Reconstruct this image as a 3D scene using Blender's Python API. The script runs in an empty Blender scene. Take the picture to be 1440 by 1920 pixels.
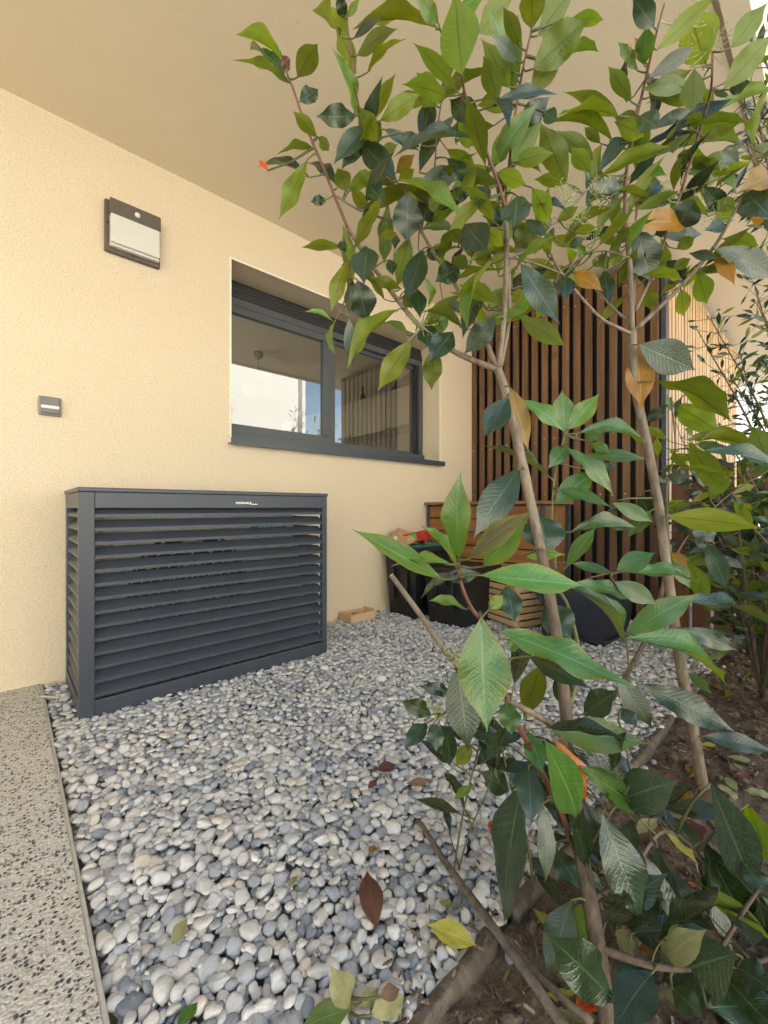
import bpy, bmesh, math, random
import numpy as np
from mathutils import Vector, Matrix, noise as mnoise
R = math.radians
random.seed(7); rng = np.random.default_rng(11)
scene = bpy.context.scene
C = scene.collection

# ------------------------------------------------------------------ camera
F = 781.0; CX = 720.0; HY = 952.0; EYE = 0.82; HEAD = R(47.9)
FW = Vector((math.cos(HEAD), math.sin(HEAD), 0)); RT = Vector((math.sin(HEAD), -math.cos(HEAD), 0))
cam = bpy.data.cameras.new('camera'); cam_o = bpy.data.objects.new('camera', cam); C.objects.link(cam_o)
cam.sensor_fit = 'VERTICAL'; cam.sensor_height = 36.0; cam.lens = F / 1920 * 36
cam.shift_y = -8 / 1920; cam.clip_start = 0.02; cam.clip_end = 2000
cam_o.location = (0, 0, EYE); cam_o.rotation_euler = (R(90), 0, HEAD - R(90))
scene.camera = cam_o
# ------------------------------------------------------------------ sky, sun, exposure
SUN_EL = R(50); SUN_AZ = math.atan2(-0.34, 0.94)          # azimuth from +Y towards +X
w = bpy.data.worlds.new('World'); scene.world = w; w.use_nodes = True
nt = w.node_tree; sky = nt.nodes.new('ShaderNodeTexSky'); sky.sky_type = 'NISHITA'; sky.sun_disc = False
sky.sun_elevation = SUN_EL; sky.sun_rotation = SUN_AZ; sky.air_density = 1.0; sky.dust_density = 1.0; sky.ozone_density = 1.0
nt.links.new(sky.outputs[0], nt.nodes['Background'].inputs[0]); nt.nodes['Background'].inputs[1].default_value = 0.11
sl = bpy.data.lights.new('sun', 'SUN'); sl.energy = 4.2; sl.angle = R(0.53); sl.color = (1.0, 0.95, 0.87)
so = bpy.data.objects.new('sun', sl); C.objects.link(so)
sd = Vector((math.sin(SUN_AZ) * math.cos(SUN_EL), math.cos(SUN_AZ) * math.cos(SUN_EL), math.sin(SUN_EL)))
so.rotation_euler = sd.to_track_quat('Z', 'Y').to_euler(); so.location = sd * 30
vs = scene.view_settings; vs.view_transform = 'Standard'; vs.look = 'None'; vs.gamma = 1; vs.use_curve_mapping = False
vs.exposure = 1.97
vs.use_white_balance = True; vs.white_balance_temperature = 6850; vs.white_balance_tint = 5
scene.render.engine = 'CYCLES'
scene.cycles.use_denoising = True; scene.cycles.max_bounces = 10; scene.cycles.diffuse_bounces = 6
scene.cycles.glossy_bounces = 5; scene.cycles.transparent_max_bounces = 12; scene.cycles.sample_clamp_indirect = 8

# ------------------------------------------------------------------ helpers
def P(x, y, t):
    "world point seen at photo pixel (x, y), t metres in front of the lens"
    return FW * t + RT * (t * (x - CX) / F) + Vector((0, 0, EYE + t * (HY - y) / F))
def new(name, me, parent=None, mats=()):
    o = bpy.data.objects.new(name, me); C.objects.link(o)
    if parent is not None: o.parent = parent
    for m in mats: o.data.materials.append(m)
    return o
def tag(o, label=None, cat=None, group=None, kind=None):
    for k, v in (('label', label), ('category', cat), ('group', group), ('kind', kind)):
        if v: o[k] = v
    return o
def empty(name, loc=(0, 0, 0), label=None, cat=None, group=None, rz=0):
    o = bpy.data.objects.new(name, None); C.objects.link(o); o.location = loc; o.rotation_euler = (0, 0, rz)
    o.empty_display_size = .05
    return tag(o, label, cat, group)
def bx(bm, x0, x1, y0, y1, z0, z1, M=None):
    vv = [Vector((x, y, z)) for z in (z0, z1) for x, y in ((x0, y0), (x1, y0), (x1, y1), (x0, y1))]
    if M is not None: vv = [M @ v for v in vv]
    v = [bm.verts.new(c) for c in vv]
    for f in ((0, 3, 2, 1), (4, 5, 6, 7), (0, 1, 5, 4), (1, 2, 6, 5), (2, 3, 7, 6), (3, 0, 4, 7)):
        bm.faces.new([v[i] for i in f])
def fin(name, bm, mat, parent=None, bevel=0, smooth=False, seg=2):
    me = bpy.data.meshes.new(name); bm.to_mesh(me); bm.free()
    if smooth:
        for p in me.polygons: p.use_smooth = True
    o = new(name, me, parent, [mat] if mat else [])
    if bevel:
        b = o.modifiers.new('bevel', 'BEVEL'); b.width = bevel; b.segments = seg; b.limit_method = 'ANGLE'; b.angle_limit = R(40)
    return o
def boxo(name, mat, parent, x0, x1, y0, y1, z0, z1, bevel=0, M=None):
    bm = bmesh.new(); bx(bm, x0, x1, y0, y1, z0, z1, M); return fin(name, bm, mat, parent, bevel)
def tube(bm, pts, rad, n=8, cap=True):
    pts = [Vector(p) for p in pts]; rings = []
    up = Vector((0.13, 0.31, 0.94))
    for i, p in enumerate(pts):
        d = (pts[min(i + 1, len(pts) - 1)] - pts[max(i - 1, 0)])
        if d.length < 1e-9: d = Vector((0, 0, 1))
        d.normalize(); a = d.cross(up)
        if a.length < .05: a = d.cross(Vector((1, 0, 0)))
        a.normalize(); b = d.cross(a)
        r = rad[i] if hasattr(rad, '__len__') else rad
        rings.append([bm.verts.new(p + a * (r * math.cos(2 * math.pi * k / n)) + b * (r * math.sin(2 * math.pi * k / n))) for k in range(n)])
    for r0, r1 in zip(rings, rings[1:]):
        for k in range(n): bm.faces.new((r0[k], r0[(k + 1) % n], r1[(k + 1) % n], r1[k]))
    if cap:
        bm.faces.new(rings[0][::-1]); bm.faces.new(rings[-1])
def spline(pts, n=8):
    "Catmull-Rom through tuples of any length"
    q = [np.array(p, float) for p in pts]; q = [2 * q[0] - q[1]] + q + [2 * q[-1] - q[-2]]; out = []
    for i in range(1, len(q) - 2):
        for k in range(n):
            t = k / n; a, b, c, d = q[i - 1:i + 3]
            out.append(.5 * (2 * b + (c - a) * t + (2 * a - 5 * b + 4 * c - d) * t * t + (3 * b - a - 3 * c + d) * t ** 3))
    out.append(q[-2]); return out
def prism(name, prof, axis, a0, a1, mat, parent=None, bevel=0):
    "extrude a profile polygon along X ('x': profile = (y,z)) or Y ('y': profile = (x,z))"
    bm = bmesh.new()
    f = (lambda a, p: (a, p[0], p[1])) if axis == 'x' else (lambda a, p: (p[0], a, p[1]))
    A = [bm.verts.new(f(a0, p)) for p in prof]; B = [bm.verts.new(f(a1, p)) for p in prof]
    n = len(prof)
    for i in range(n): bm.faces.new((A[i], A[(i + 1) % n], B[(i + 1) % n], B[i]))
    bm.faces.new(A[::-1]); bm.faces.new(B)
    bmesh.ops.recalc_face_normals(bm, faces=bm.faces)
    return fin(name, bm, mat, parent, bevel)

# ------------------------------------------------------------------ materials
class NT:
    def __init__(s, name):
        s.m = bpy.data.materials.new(name); s.m.use_nodes = True; s.t = s.m.node_tree; s.n = s.t.nodes
        s.b = s.n['Principled BSDF']; s.out = s.n['Material Output']
    def N(s, ty, **k):
        nd = s.n.new(ty)
        for a, v in k.items():
            if a[0] == 'i' and a[1:].isdigit(): nd.inputs[int(a[1:])].default_value = v
            else: setattr(nd, a, v)
        return nd
    def L(s, a, b): s.t.links.new(a, b)
    def noise(s, vec, scale, detail=3, rough=.5):
        n = s.N('ShaderNodeTexNoise'); n.inputs['Scale'].default_value = scale; n.inputs['Detail'].default_value = detail
        n.inputs['Roughness'].default_value = rough
        if vec is not None: s.L(vec, n.inputs['Vector'])
        return n.outputs['Fac']
    def ramp(s, fac, stops, interp='LINEAR'):
        r = s.N('ShaderNodeValToRGB'); r.color_ramp.interpolation = interp; e = r.color_ramp.elements
        while len(e) < len(stops): e.new(.5)
        for el, (p, c) in zip(e, stops): el.position = p; el.color = tuple(c) + (1,) if len(c) == 3 else c
        s.L(fac, r.inputs[0]); return r.outputs[0]
    def mix(s, fac, a, b, mode='MIX'):
        m = s.N('ShaderNodeMix', data_type='RGBA', blend_type=mode)
        for i, v in ((0, fac), (6, a), (7, b)):
            if hasattr(v, 'is_output'): s.L(v, m.inputs[i])
            else: m.inputs[i].default_value = v if i == 0 else tuple(v) + (1,)
        return m.outputs[2]
    def math(s, op, a, b=0.0):
        m = s.N('ShaderNodeMath', operation=op)
        for i, v in ((0, a), (1, b)):
            if hasattr(v, 'is_output'): s.L(v, m.inputs[i])
            else: m.inputs[i].default_value = v
        return m.outputs[0]
    def bump(s, h, strength=.3, dist=.01):
        b = s.N('ShaderNodeBump'); b.inputs['Strength'].default_value = strength; b.inputs['Distance'].default_value = dist
        s.L(h, b.inputs['Height']); s.L(b.outputs[0], s.b.inputs['Normal']); return b
    def obj(s): return s.N('ShaderNodeTexCoord').outputs['Object']
    def col(s, c):
        if hasattr(c, 'is_output'): s.L(c, s.b.inputs['Base Color'])
        else: s.b.inputs['Base Color'].default_value = tuple(c) + (1,)
    def rough(s, r):
        if hasattr(r, 'is_output'): s.L(r, s.b.inputs['Roughness'])
        else: s.b.inputs['Roughness'].default_value = r
def simple(name, c, rough=.6, var=.12, scale=18, bump=.0, bs=120, metal=0, spec=.5):
    k = NT(name); v = k.obj(); f = k.noise(v, scale, 5, .6)
    c = np.array(c); k.col(k.ramp(f, [(.3, c * (1 - var)), (.7, np.minimum(c * (1 + var), 1))]))
    k.rough(k.math('ADD', k.math('MULTIPLY', k.noise(v, scale * 3, 4), .2), rough - .1)); k.b.inputs['Metallic'].default_value = metal
    k.b.inputs['Specular IOR Level'].default_value = spec
    if bump: k.bump(k.noise(v, bs, 3), bump, .003)
    return k.m
def stucco(name, c, bump=.7, big=0):
    k = NT(name); v = k.obj()
    g = k.noise(v, 150, 4, .7); m = k.noise(v, 75, 3); lo = k.noise(v, 1.3, 5, .6); c = np.array(c)
    base = k.ramp(lo, [(.3, c * .955), (.7, c * 1.03)])
    grain_col = k.ramp(g, [(.30, c * .52), (.47, c), (.7, c * 1.08)])  # darker where the fine grain noise is low
    col = k.mix(.85 if bump > .15 else .25, base, grain_col, 'MIX')
    sp = k.ramp(k.noise(v, 41, 2, .4), [(.735, (1, 1, 1)), (.76, (.72, .68, .6))])
    k.col(k.mix(.5, col, sp, 'MULTIPLY')); k.rough(.9); k.b.inputs['Specular IOR Level'].default_value = .2
    k.bump(k.math('ADD', g, k.math('MULTIPLY', m, .8)), bump, .0035)
    return k.m
def wood(name, c1, c2, axis=2, rough=.6, ring=40, hue=.25, spec=.4, bump=.25):
    k = NT(name); tc = k.obj(); oi = k.N('ShaderNodeObjectInfo')
    mp = k.N('ShaderNodeMapping'); sc = [1, 1, 1]; sc[axis] = .06; mp.inputs['Scale'].default_value = sc
    add = k.N('ShaderNodeVectorMath', operation='ADD'); cb = k.N('ShaderNodeCombineXYZ')
    off = k.math('MULTIPLY', oi.outputs['Random'], 37.0)
    for i in range(3): k.L(off, cb.inputs[i])
    k.L(tc, add.inputs[0]); k.L(cb.outputs[0], add.inputs[1]); k.L(add.outputs[0], mp.inputs[0])
    f = k.noise(mp.outputs[0], ring, 6, .6); f2 = k.noise(mp.outputs[0], ring * 5, 3)
    g = k.math('ADD', k.math('MULTIPLY', f, .7), k.math('MULTIPLY', f2, .3))
    col = k.ramp(g, [(.32, c1), (.62, c2)])
    kn = k.noise(add.outputs[0], 6, 2); col = k.mix(k.ramp(kn, [(.68, (0, 0, 0)), (.8, (.6, .6, .6))]), col, tuple(np.array(c1) * .5))
    br = k.math('ADD', 1 - hue, k.math('MULTIPLY', oi.outputs['Random'], hue * 2))
    hv = k.N('ShaderNodeHueSaturation'); k.L(br, hv.inputs['Value']); k.L(col, hv.inputs['Color'])
    k.col(hv.outputs[0]); k.rough(rough); k.b.inputs['Specular IOR Level'].default_value = spec
    k.bump(g, bump, .002); return k.m

CREAM = (.755, .630, .460)
M_wall = stucco('cream_render', CREAM)
M_soffit = stucco('soffit_render', (.82, .715, .545), .12)
M_fascia = stucco('fascia_render', (.80, .74, .62), .3)
M_bead = simple('corner_bead', (.86, .82, .68), .6, .03)
M_anth = simple('anthracite_aluminium', (.050, .059, .076), .36, .06, 9, .05, 400)
M_frame = simple('window_aluminium', (.075, .082, .088), .45, .05, 9)
M_black = simple('black_rubber', (.012, .012, .013), .55, .1)
M_white = simple('white_plastic', (.72, .71, .67), .5, .04)
M_room = simple('room_paint', (.55, .53, .48), .9, .02)
M_facade = stucco('white_facade', (.88, .865, .83), .2)
M_zinc = simple('grey_zinc', (.35, .36, .37), .5, .05)

# ------------------------------------------------------------------ ground, paving, soil
WY = 2.48; EDGE_X = .12; SOIL_Y = .45
def ground_mat():
    k = NT('dry_ground'); v = k.obj(); f = k.noise(v, 3, 8, .65)
    k.col(k.ramp(f, [(.35, (.40, .37, .32)), (.6, (.52, .49, .43))])); k.rough(.95); k.bump(f, .5, .03); return k.m
bm = bmesh.new(); S = 400
for a, b, c, d in (((-S, -S), (S, -S), (S, S), (-S, S)),): bm.faces.new([bm.verts.new((x, y, -.07)) for x, y in (a, b, c, d)])
tag(fin('ground', bm, ground_mat()), 'bare pale ground around the houses', 'ground', kind='structure')

def paving_mat():
    k = NT('exposed_aggregate'); v = k.obj()
    vo = k.N('ShaderNodeTexVoronoi', feature='F1'); vo.inputs['Scale'].default_value = 135; vo.inputs['Randomness'].default_value = 1
    dn = k.N('ShaderNodeTexNoise'); dn.inputs['Scale'].default_value = 60; dn.inputs['Detail'].default_value = 3; k.L(v, dn.inputs['Vector'])
    wv = k.N('ShaderNodeVectorMath', operation='SCALE'); k.L(dn.outputs['Color'], wv.inputs[0]); wv.inputs[3].default_value = .012
    ad = k.N('ShaderNodeVectorMath', operation='ADD'); k.L(v, ad.inputs[0]); k.L(wv.outputs[0], ad.inputs[1])
    k.L(ad.outputs[0], vo.inputs['Vector'])
    sep = k.N('ShaderNodeSeparateColor'); k.L(vo.outputs['Color'], sep.inputs[0])
    base = k.ramp(sep.outputs[0], [(0, (.05, .057, .068)), (.26, (.085, .093, .105)), (.30, (.28, .275, .27)), (.38, (.60, .575, .53)), (.75, (.72, .695, .645)), (1, (.8, .785, .75))])
    d = vo.outputs['Distance']; inside = k.ramp(d, [(.38, (1, 1, 1)), (.62, (0, 0, 0))])
    mortar = k.ramp(k.noise(v, 260, 3), [(.3, (.52, .49, .44)), (.7, (.76, .725, .66))])
    col = k.mix(inside, mortar, base); lo = k.ramp(k.noise(v, 2.2, 4), [(.3, (.86, .85, .84)), (.7, (1, 1, 1))])
    k.col(k.mix(1.0, col, lo, 'MULTIPLY')); k.rough(.85)
    k.bump(k.math('SUBTRACT', k.noise(v, 240, 3), k.math('MULTIPLY', d, .9)), .8, .004); return k.m
M_pave = paving_mat()
M_conc = simple('smooth_concrete', (.56, .53, .48), .85, .12, 30, .3, 200)
pv = empty('paving', (0, 0, 0)); tag(pv, 'speckled exposed aggregate terrace beside the pebbles', 'paving', kind='structure')
boxo('slab', M_pave, pv, -5, EDGE_X - .010, -4.5, WY - .001, -.068, .012)
boxo('slab_edge', M_conc, pv, EDGE_X - .010, EDGE_X, -4.5, WY - .001, -.068, .009, .003)

def soil_mat():
    k = NT('garden_soil'); v = k.obj(); f = k.noise(v, 22, 8, .7); g = k.noise(v, 130, 4, .6)
    c = k.ramp(k.math('ADD', k.math('MULTIPLY', f, .6), k.math('MULTIPLY', g, .4)), [(.3, (.05, .034, .023)), (.5, (.14, .10, .07)), (.7, (.29, .225, .17))])
    k.col(c); k.rough(.95); k.bump(g, .9, .008); return k.m
M_soil = soil_mat()
def height_sheet(name, x0, x1, y0, y1, nx, ny, fz, mat):
    bm = bmesh.new(); g = [[bm.verts.new((x0 + (x1 - x0) * i / nx, y0 + (y1 - y0) * j / ny, fz(x0 + (x1 - x0) * i / nx, y0 + (y1 - y0) * j / ny))) for i in range(nx + 1)] for j in range(ny + 1)]
    for j in range(ny):
        for i in range(nx): bm.faces.new((g[j][i], g[j][i + 1], g[j + 1][i + 1], g[j + 1][i]))
    return fin(name, bm, mat, None, 0, True)
def soil_z(x, y):
    v = Vector((x, y, 0)); return -.012 + .03 * mnoise.noise(v * 3.1) + .016 * mnoise.noise(v * 11) + .010 * mnoise.noise(v * 34)
tag(height_sheet('soil', EDGE_X, 3.6, -1.6, SOIL_Y, 330, 200, soil_z, M_soil), 'dark planting bed soil under the saplings', 'soil', kind='structure')
tag(boxo('gravel_base', simple('gravel_dust', (.33, .31, .28), .95, .2, 60), None, EDGE_X, 8.2, SOIL_Y, WY, -.069, -.03), 'dusty base under the pebbles', 'ground', kind='structure')

# ------------------------------------------------------------------ pebbles (uncountable: one object)
def ico(sub):
    bm = bmesh.new(); bmesh.ops.create_icosphere(bm, subdivisions=sub, radius=1); bm.verts.ensure_lookup_table()
    v = np.array([q.co[:] for q in bm.verts]); f = np.array([[q.index for q in p.verts] for p in bm.faces]); bm.free(); return v, f
def scatter(x0, x1, y0, y1, rmin, rmax, n, tries, dens=.8):
    cell = rmax * 2; grid = {}; out = []
    xs = rng.uniform(x0, x1, tries); ys = rng.uniform(y0, y1, tries); rs = rmin + (rmax - rmin) * rng.beta(1.6, 2.6, tries)
    for x, y, r in zip(xs, ys, rs):
        i, j = int(x / cell), int(y / cell); ok = True
        for a in (i - 1, i, i + 1):
            for b in (j - 1, j, j + 1):
                for (px, py, pr) in grid.get((a, b), ()):
                    if (px - x) ** 2 + (py - y) ** 2 < (dens * (pr + r)) ** 2: ok = False; break
                if not ok: break
            if not ok: break
        if ok:
            grid.setdefault((i, j), []).append((x, y, r)); out.append((x, y, r))
            if len(out) >= n: break
    return out
def stones(name, pts, zf, mat, sub=2, flat=(.33, .58), tilt=.3, shape=.19):
    v0, f0 = ico(sub); N = len(pts); nv = len(v0)
    V = np.empty((N, nv, 3)); col = np.empty((N, 3))
    for i, (x, y, r) in enumerate(pts):
        el = rng.uniform(.68, 1.0); a = r * 1.16; b = a * el; c = a * rng.uniform(*flat)
        d1 = rng.normal(size=3); d2 = rng.normal(size=3); d3 = rng.normal(size=3)
        p = v0 * (1 + shape * np.sin(v0 @ d1 * 1.7 + d2[0] * 3)[:, None] + shape * .6 * np.sin(v0 @ d2 * 2.6 + d3[1] * 3)[:, None])
        p = np.sign(p) * np.abs(p) ** rng.uniform(.78, 1.12)
        p = p * [a, b, c]
        th = rng.uniform(0, 2 * math.pi); tx = rng.normal(0, tilt); ty = rng.normal(0, tilt)
        M = np.array((Matrix.Rotation(th, 3, 'Z') @ Matrix.Rotation(tx, 3, 'X') @ Matrix.Rotation(ty, 3, 'Y')))
        V[i] = p @ M.T + [x, y, zf(x, y, r)]
    me = bpy.data.meshes.new(name); nf = len(f0)
    faces = (f0[None] + (np.arange(N) * nv)[:, None, None]).reshape(-1)
    me.vertices.add(N * nv); me.vertices.foreach_set('co', V.reshape(-1))
    me.loops.add(N * nf * 3); me.loops.foreach_set('vertex_index', faces.astype(np.int32))
    me.polygons.add(N * nf); me.polygons.foreach_set('loop_start', np.arange(0, N * nf * 3, 3, dtype=np.int32))
    me.polygons.foreach_set('use_smooth', np.ones(N * nf, bool))
    at = me.attributes.new('tint', 'FLOAT_VECTOR', 'POINT')
    t = rng.uniform(0, 1, (N, 3)); at.data.foreach_set('vector', np.repeat(t, nv, 0).reshape(-1))
    me.update(calc_edges=True); me.validate()
    return new(name, me, None, [mat])
def pebble_mat():
    k = NT('river_pebble'); a = k.N('ShaderNodeAttribute', attribute_name='tint'); sep = k.N('ShaderNodeSeparateXYZ'); k.L(a.outputs['Vector'], sep.inputs[0])
    v = k.obj(); off = k.N('ShaderNodeVectorMath', operation='SCALE'); k.L(a.outputs['Vector'], off.inputs[0]); off.inputs[3].default_value = 23
    ad = k.N('ShaderNodeVectorMath', operation='ADD'); k.L(v, ad.inputs[0]); k.L(off.outputs[0], ad.inputs[1])
    c = k.ramp(sep.outputs[0], [(0, (.24, .27, .32)), (.10, (.37, .40, .45)), (.28, (.56, .575, .60)), (.48, (.70, .705, .71)), (.62, (.76, .735, .70)), (.74, (.64, .635, .625)), (.86, (.78, .765, .735)), (.95, (.72, .65, .555)), (1, (.84, .835, .82))])
    mp = k.N('ShaderNodeMapping'); mp.inputs['Scale'].default_value = (1, 3.2, 1.6); k.L(ad.outputs[0], mp.inputs[0])
    st = k.noise(mp.outputs[0], 70, 4, .6); fine = k.noise(ad.outputs[0], 420, 3, .6)
    c = k.mix(.9, c, k.ramp(st, [(.3, (.72, .73, .75)), (.65, (.97, .96, .95))]), 'MULTIPLY')
    vein = k.ramp(k.noise(mp.outputs[0], 33, 2), [(.475, (0, 0, 0)), (.5, (.55, .55, .55)), (.525, (0, 0, 0))])
    c = k.mix(k.math('MULTIPLY', vein, k.math('GREATER_THAN', sep.outputs[1], .7)), c, (.66, .65, .62))
    k.col(k.mix(.5, c, k.ramp(fine, [(.3, (.80, .80, .80)), (.55, (1, 1, 1))]), 'MULTIPLY'))
    k.rough(k.math('ADD', .5, k.math('MULTIPLY', sep.outputs[2], .3))); k.b.inputs['Specular IOR Level'].default_value = .35
    k.bump(fine, .25, .0012); return k.m
M_peb = pebble_mat()
gx0, gx1, gy0, gy1 = EDGE_X + .012, 3.38, SOIL_Y + .012, WY - .012
low = scatter(gx0, gx1, gy0, gy1, .0085, .016, 16000, 120000, .78)
top = scatter(gx0, gx1, gy0, gy1, .0085, .0205, 16000, 200000, .78)
near = lambda p: (p[0] - .25) ** 2 + (p[1] - .6) ** 2 < .75
g1 = stones('gravel_lower', low, lambda x, y, r: -.013 + rng.normal(0, .003), M_peb, 2)
grit = scatter(gx0, gx1, gy0, 1.6, .0035, .006, 4500, 9000, .7)
tag(stones('gravel_grit', grit, lambda x, y, r: -.002 + rng.normal(0, .004), M_peb, 1, tilt=.5), 'small stone chips between the river pebbles', 'gravel', kind='stuff')
tag(g1, 'lower layer of grey river pebbles between house and planting bed', 'gravel', kind='stuff')
g2 = stones('gravel', [p for p in top if not near(p)], lambda x, y, r: -.003 + rng.normal(0, .0045), M_peb, 2, tilt=.24)
tag(g2, 'rounded grey and beige river pebbles spread against the house wall', 'gravel', kind='stuff')
g3 = stones('gravel_near', [p for p in top if near(p)], lambda x, y, r: -.003 + rng.normal(0, .0045), M_peb, 3, tilt=.24)
tag(g3, 'rounded grey and beige river pebbles closest to the lens', 'gravel', kind='stuff')

# ------------------------------------------------------------------ our house
H = 2.66; W0, W1, Z0, Z1 = .994, 2.928, 1.24, 2.325; WB = WY + .30; XE = 8.2
house = empty('house', (2, WY, 0), 'cream rendered house with a deep balcony soffit above the wall', 'house')
bm = bmesh.new(); O = Vector((2, WY, 0))
def hb(b, *a): bx(b, a[0] - 2, a[1] - 2, a[2] - WY, a[3] - WY, a[4], a[5])
hb(bm, -9, W0, WY, WB, -.06, H); hb(bm, W1, XE, WY, WB, -.06, H); hb(bm, W0, W1, WY, WB, -.06, Z0); hb(bm, W0, W1, WY, WB, Z1, H)
fin('wall', bm, M_wall, house)
YE = .23
prism('soffit', [(y - WY, z) for y, z in ((YE, H - .012), (YE + .075, H - .012), (YE + .075, H + .012), (YE + .095, H + .012), (YE + .095, H), (WY + .3, H), (WY + .3, H + .22), (YE, H + .22))], 'x', -9 - 2, XE - 2, M_soffit, house)
bm = bmesh.new(); hb(bm, -9, XE, YE + .003, YE + .15, H + .22, H + 1.25); fin('parapet', bm, M_fascia, house)
bm = bmesh.new(); hb(bm, -9, XE, WY, WY + .3, H + .22, 6.2); fin('upper_wall', bm, M_wall, house)
bm = bmesh.new(); hb(bm, -9.2, XE + .2, WY - .25, 7.0, 6.2, 6.4); fin('roof', bm, M_zinc, house)
bm = bmesh.new(); hb(bm, -9, -8.8, WB, 6.8, -.06, 6.2); hb(bm, XE - .2, XE, WB, 6.8, -.06, 6.2); hb(bm, -8.8, -1.4, 6.61, 6.8, -.06, 6.2); hb(bm, .8, XE - .2, 6.61, 6.8, -.06, 6.2); hb(bm, -1.4, .8, 6.61, 6.8, -.06, .9); hb(bm, -1.4, .8, 6.61, 6.8, 2.3, 6.2); fin('outer_wall', bm, M_wall, house)  # unseen back window opening added to let daylight into the room
# the kitchen behind the window
bm = bmesh.new()
hb(bm, -2, 3.52, WB, 6.6, -.02, 0); hb(bm, -2, 3.52, WB, 6.6, 2.6, 2.64); hb(bm, -2.05, -2, WB, 6.6, 0, 2.6)
hb(bm, 3.52, 3.57, WB, 6.6, 0, 2.6); hb(bm, -2, -1.4, 6.55, 6.6, 0, 2.6); hb(bm, .8, 3.52, 6.55, 6.6, 0, 2.6); hb(bm, -1.4, .8, 6.55, 6.6, 0, .9); hb(bm, -1.4, .8, 6.55, 6.6, 2.3, 2.6)  # same added opening in the room's far wall, there for its daylight
fin('room', bm, M_room, house)
# corner beads round the opening
bm = bmesh.new(); e = .006
hb(bm, W0 - .004, W0 + e, WY - .003, WY + .004, Z0 - .01, Z1 + .004); hb(bm, W1 - e, W1 + .004, WY - .003, WY + .004, Z0 - .01, Z1 + .004)
hb(bm, W0 + e, W1 - e, WY - .003, WY + .004, Z1 - e, Z1 + .004); fin('corner_bead', bm, M_bead, house)

# window: part of the house, its pieces are sub-parts
M_glassk = NT('window_glass'); kk = M_glassk; fr = kk.N('ShaderNodeFresnel'); fr.inputs[0].default_value = 1.5
tr = kk.N('ShaderNodeBsdfTransparent'); tr.inputs[0].default_value = (.86, .88, .86, 1); gl = kk.N('ShaderNodeBsdfGlossy'); gl.inputs['Roughness'].default_value = 0.0
mx = kk.N('ShaderNodeMixShader'); rr = kk.math('MINIMUM', kk.math('MULTIPLY', fr.outputs[0], 6.4), 1.0); kk.L(rr, mx.inputs[0]); kk.L(tr.outputs[0], mx.inputs[1]); kk.L(gl.outputs[0], mx.inputs[2]); kk.L(mx.outputs[0], kk.out.inputs[0])
M_glass = kk.m
win = boxo('window', M_black, house, W0 - 2, W1 - 2, WY + .26 - WY, .285, Z0, Z0 + .03)
win['label'] = 'dark grey sliding window with two panes'
def wb(name, mat, *a, bev=.002):
    bm = bmesh.new(); hb(bm, *a); return fin(name, bm, mat, win, bev)
FY = WY + .20; M_shut = simple('shutter_black', (.022, .024, .026), .4)
wb('frame_top', M_frame, W0, W1, FY + .02, FY + .10, Z1 - .165, Z1 - .115)
wb('frame_bottom', M_frame, W0, W1, FY - .01, FY + .10, Z0 + .032, Z0 + .075)
wb('frame_side', M_frame, W1 - .045, W1, FY + .01, FY + .10, Z0 + .075, Z1 - .165)
wb('frame_side', M_frame, W0, W0 + .04, FY + .01, FY + .10, Z0 + .075, Z1 - .165)
for i in range(4): wb('shutter_slat', M_shut, W0, W1, FY + .012 + .006 * i, FY + .09, Z1 - .114 + .0285 * i, Z1 - .0875 + .0285 * i, bev=.006)
wb('shutter_rail', M_black, W1 - .078, W1 - .046, FY + .04, FY + .085, Z0 + .076, Z1 - .166)
XM = 1.862
# left sash in front
wb('sash_bottom', M_frame, W0 + .041, XM, FY + .022, FY + .062, Z0 + .076, Z0 + .135)
wb('sash_top', M_frame, W0 + .041, XM, FY + .022, FY + .062, Z1 - .215, Z1 - .166)
wb('sash_stile', M_frame, XM - .05, XM, FY + .022, FY + .062, Z0 + .136, Z1 - .216)
wb('sash_stile', M_frame, W0 + .041, W0 + .085, FY + .022, FY + .062, Z0 + .136, Z1 - .216)
wb('meeting_stile', M_frame, XM + .004, XM + .075, FY + .045, FY + .09, Z0 + .076, Z1 - .166)
wb('sash_bottom', M_frame, XM + .076, W1 - .079, FY + .06, FY + .09, Z0 + .076, Z0 + .105)
wb('sash_top', M_frame, XM + .076, W1 - .079, FY + .06, FY + .09, Z1 - .195, Z1 - .166)
wb('sash_stile', wood('sash_timber', (.22, .10, .04), (.38, .2, .09)), W1 - .092, W1 - .0795, FY + .085, FY + .10, Z0 + .106, Z1 - .196)
def pane(x0, x1, y, z0, z1, tilt=0):
    bm = bmesh.new(); dy = tilt
    bm.faces.new([bm.verts.new((x - 2, y - WY + (dy if x == x1 else 0), z)) for x, z in ((x0, z0), (x1, z0), (x1, z1), (x0, z1))])
    return fin('pane', bm, M_glass, win)
pane(W0 + .08, XM - .045, FY + .045, Z0 + .13, Z1 - .21); pane(XM + .07, W1 - .075, FY + .075, Z0 + .10, Z1 - .19)
prism('sill', [(y - WY, z) for y, z in ((WY - .045, Z0 - .042), (WY - .035, Z0 - .042), (WY - .035, Z0 - .012), (WY + .25, Z0 + .005), (WY + .25, Z0 + .03), (WY - .045, Z0 - .002))], 'x', W0 - .012 - 2, W1 + .022 - 2, M_anth, win)
boxo('sill_cap', M_white, win, W0 - .016 - 2, W0 - .0125 - 2, -.04, .0, Z0 - .03, Z0 + .02)

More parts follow.
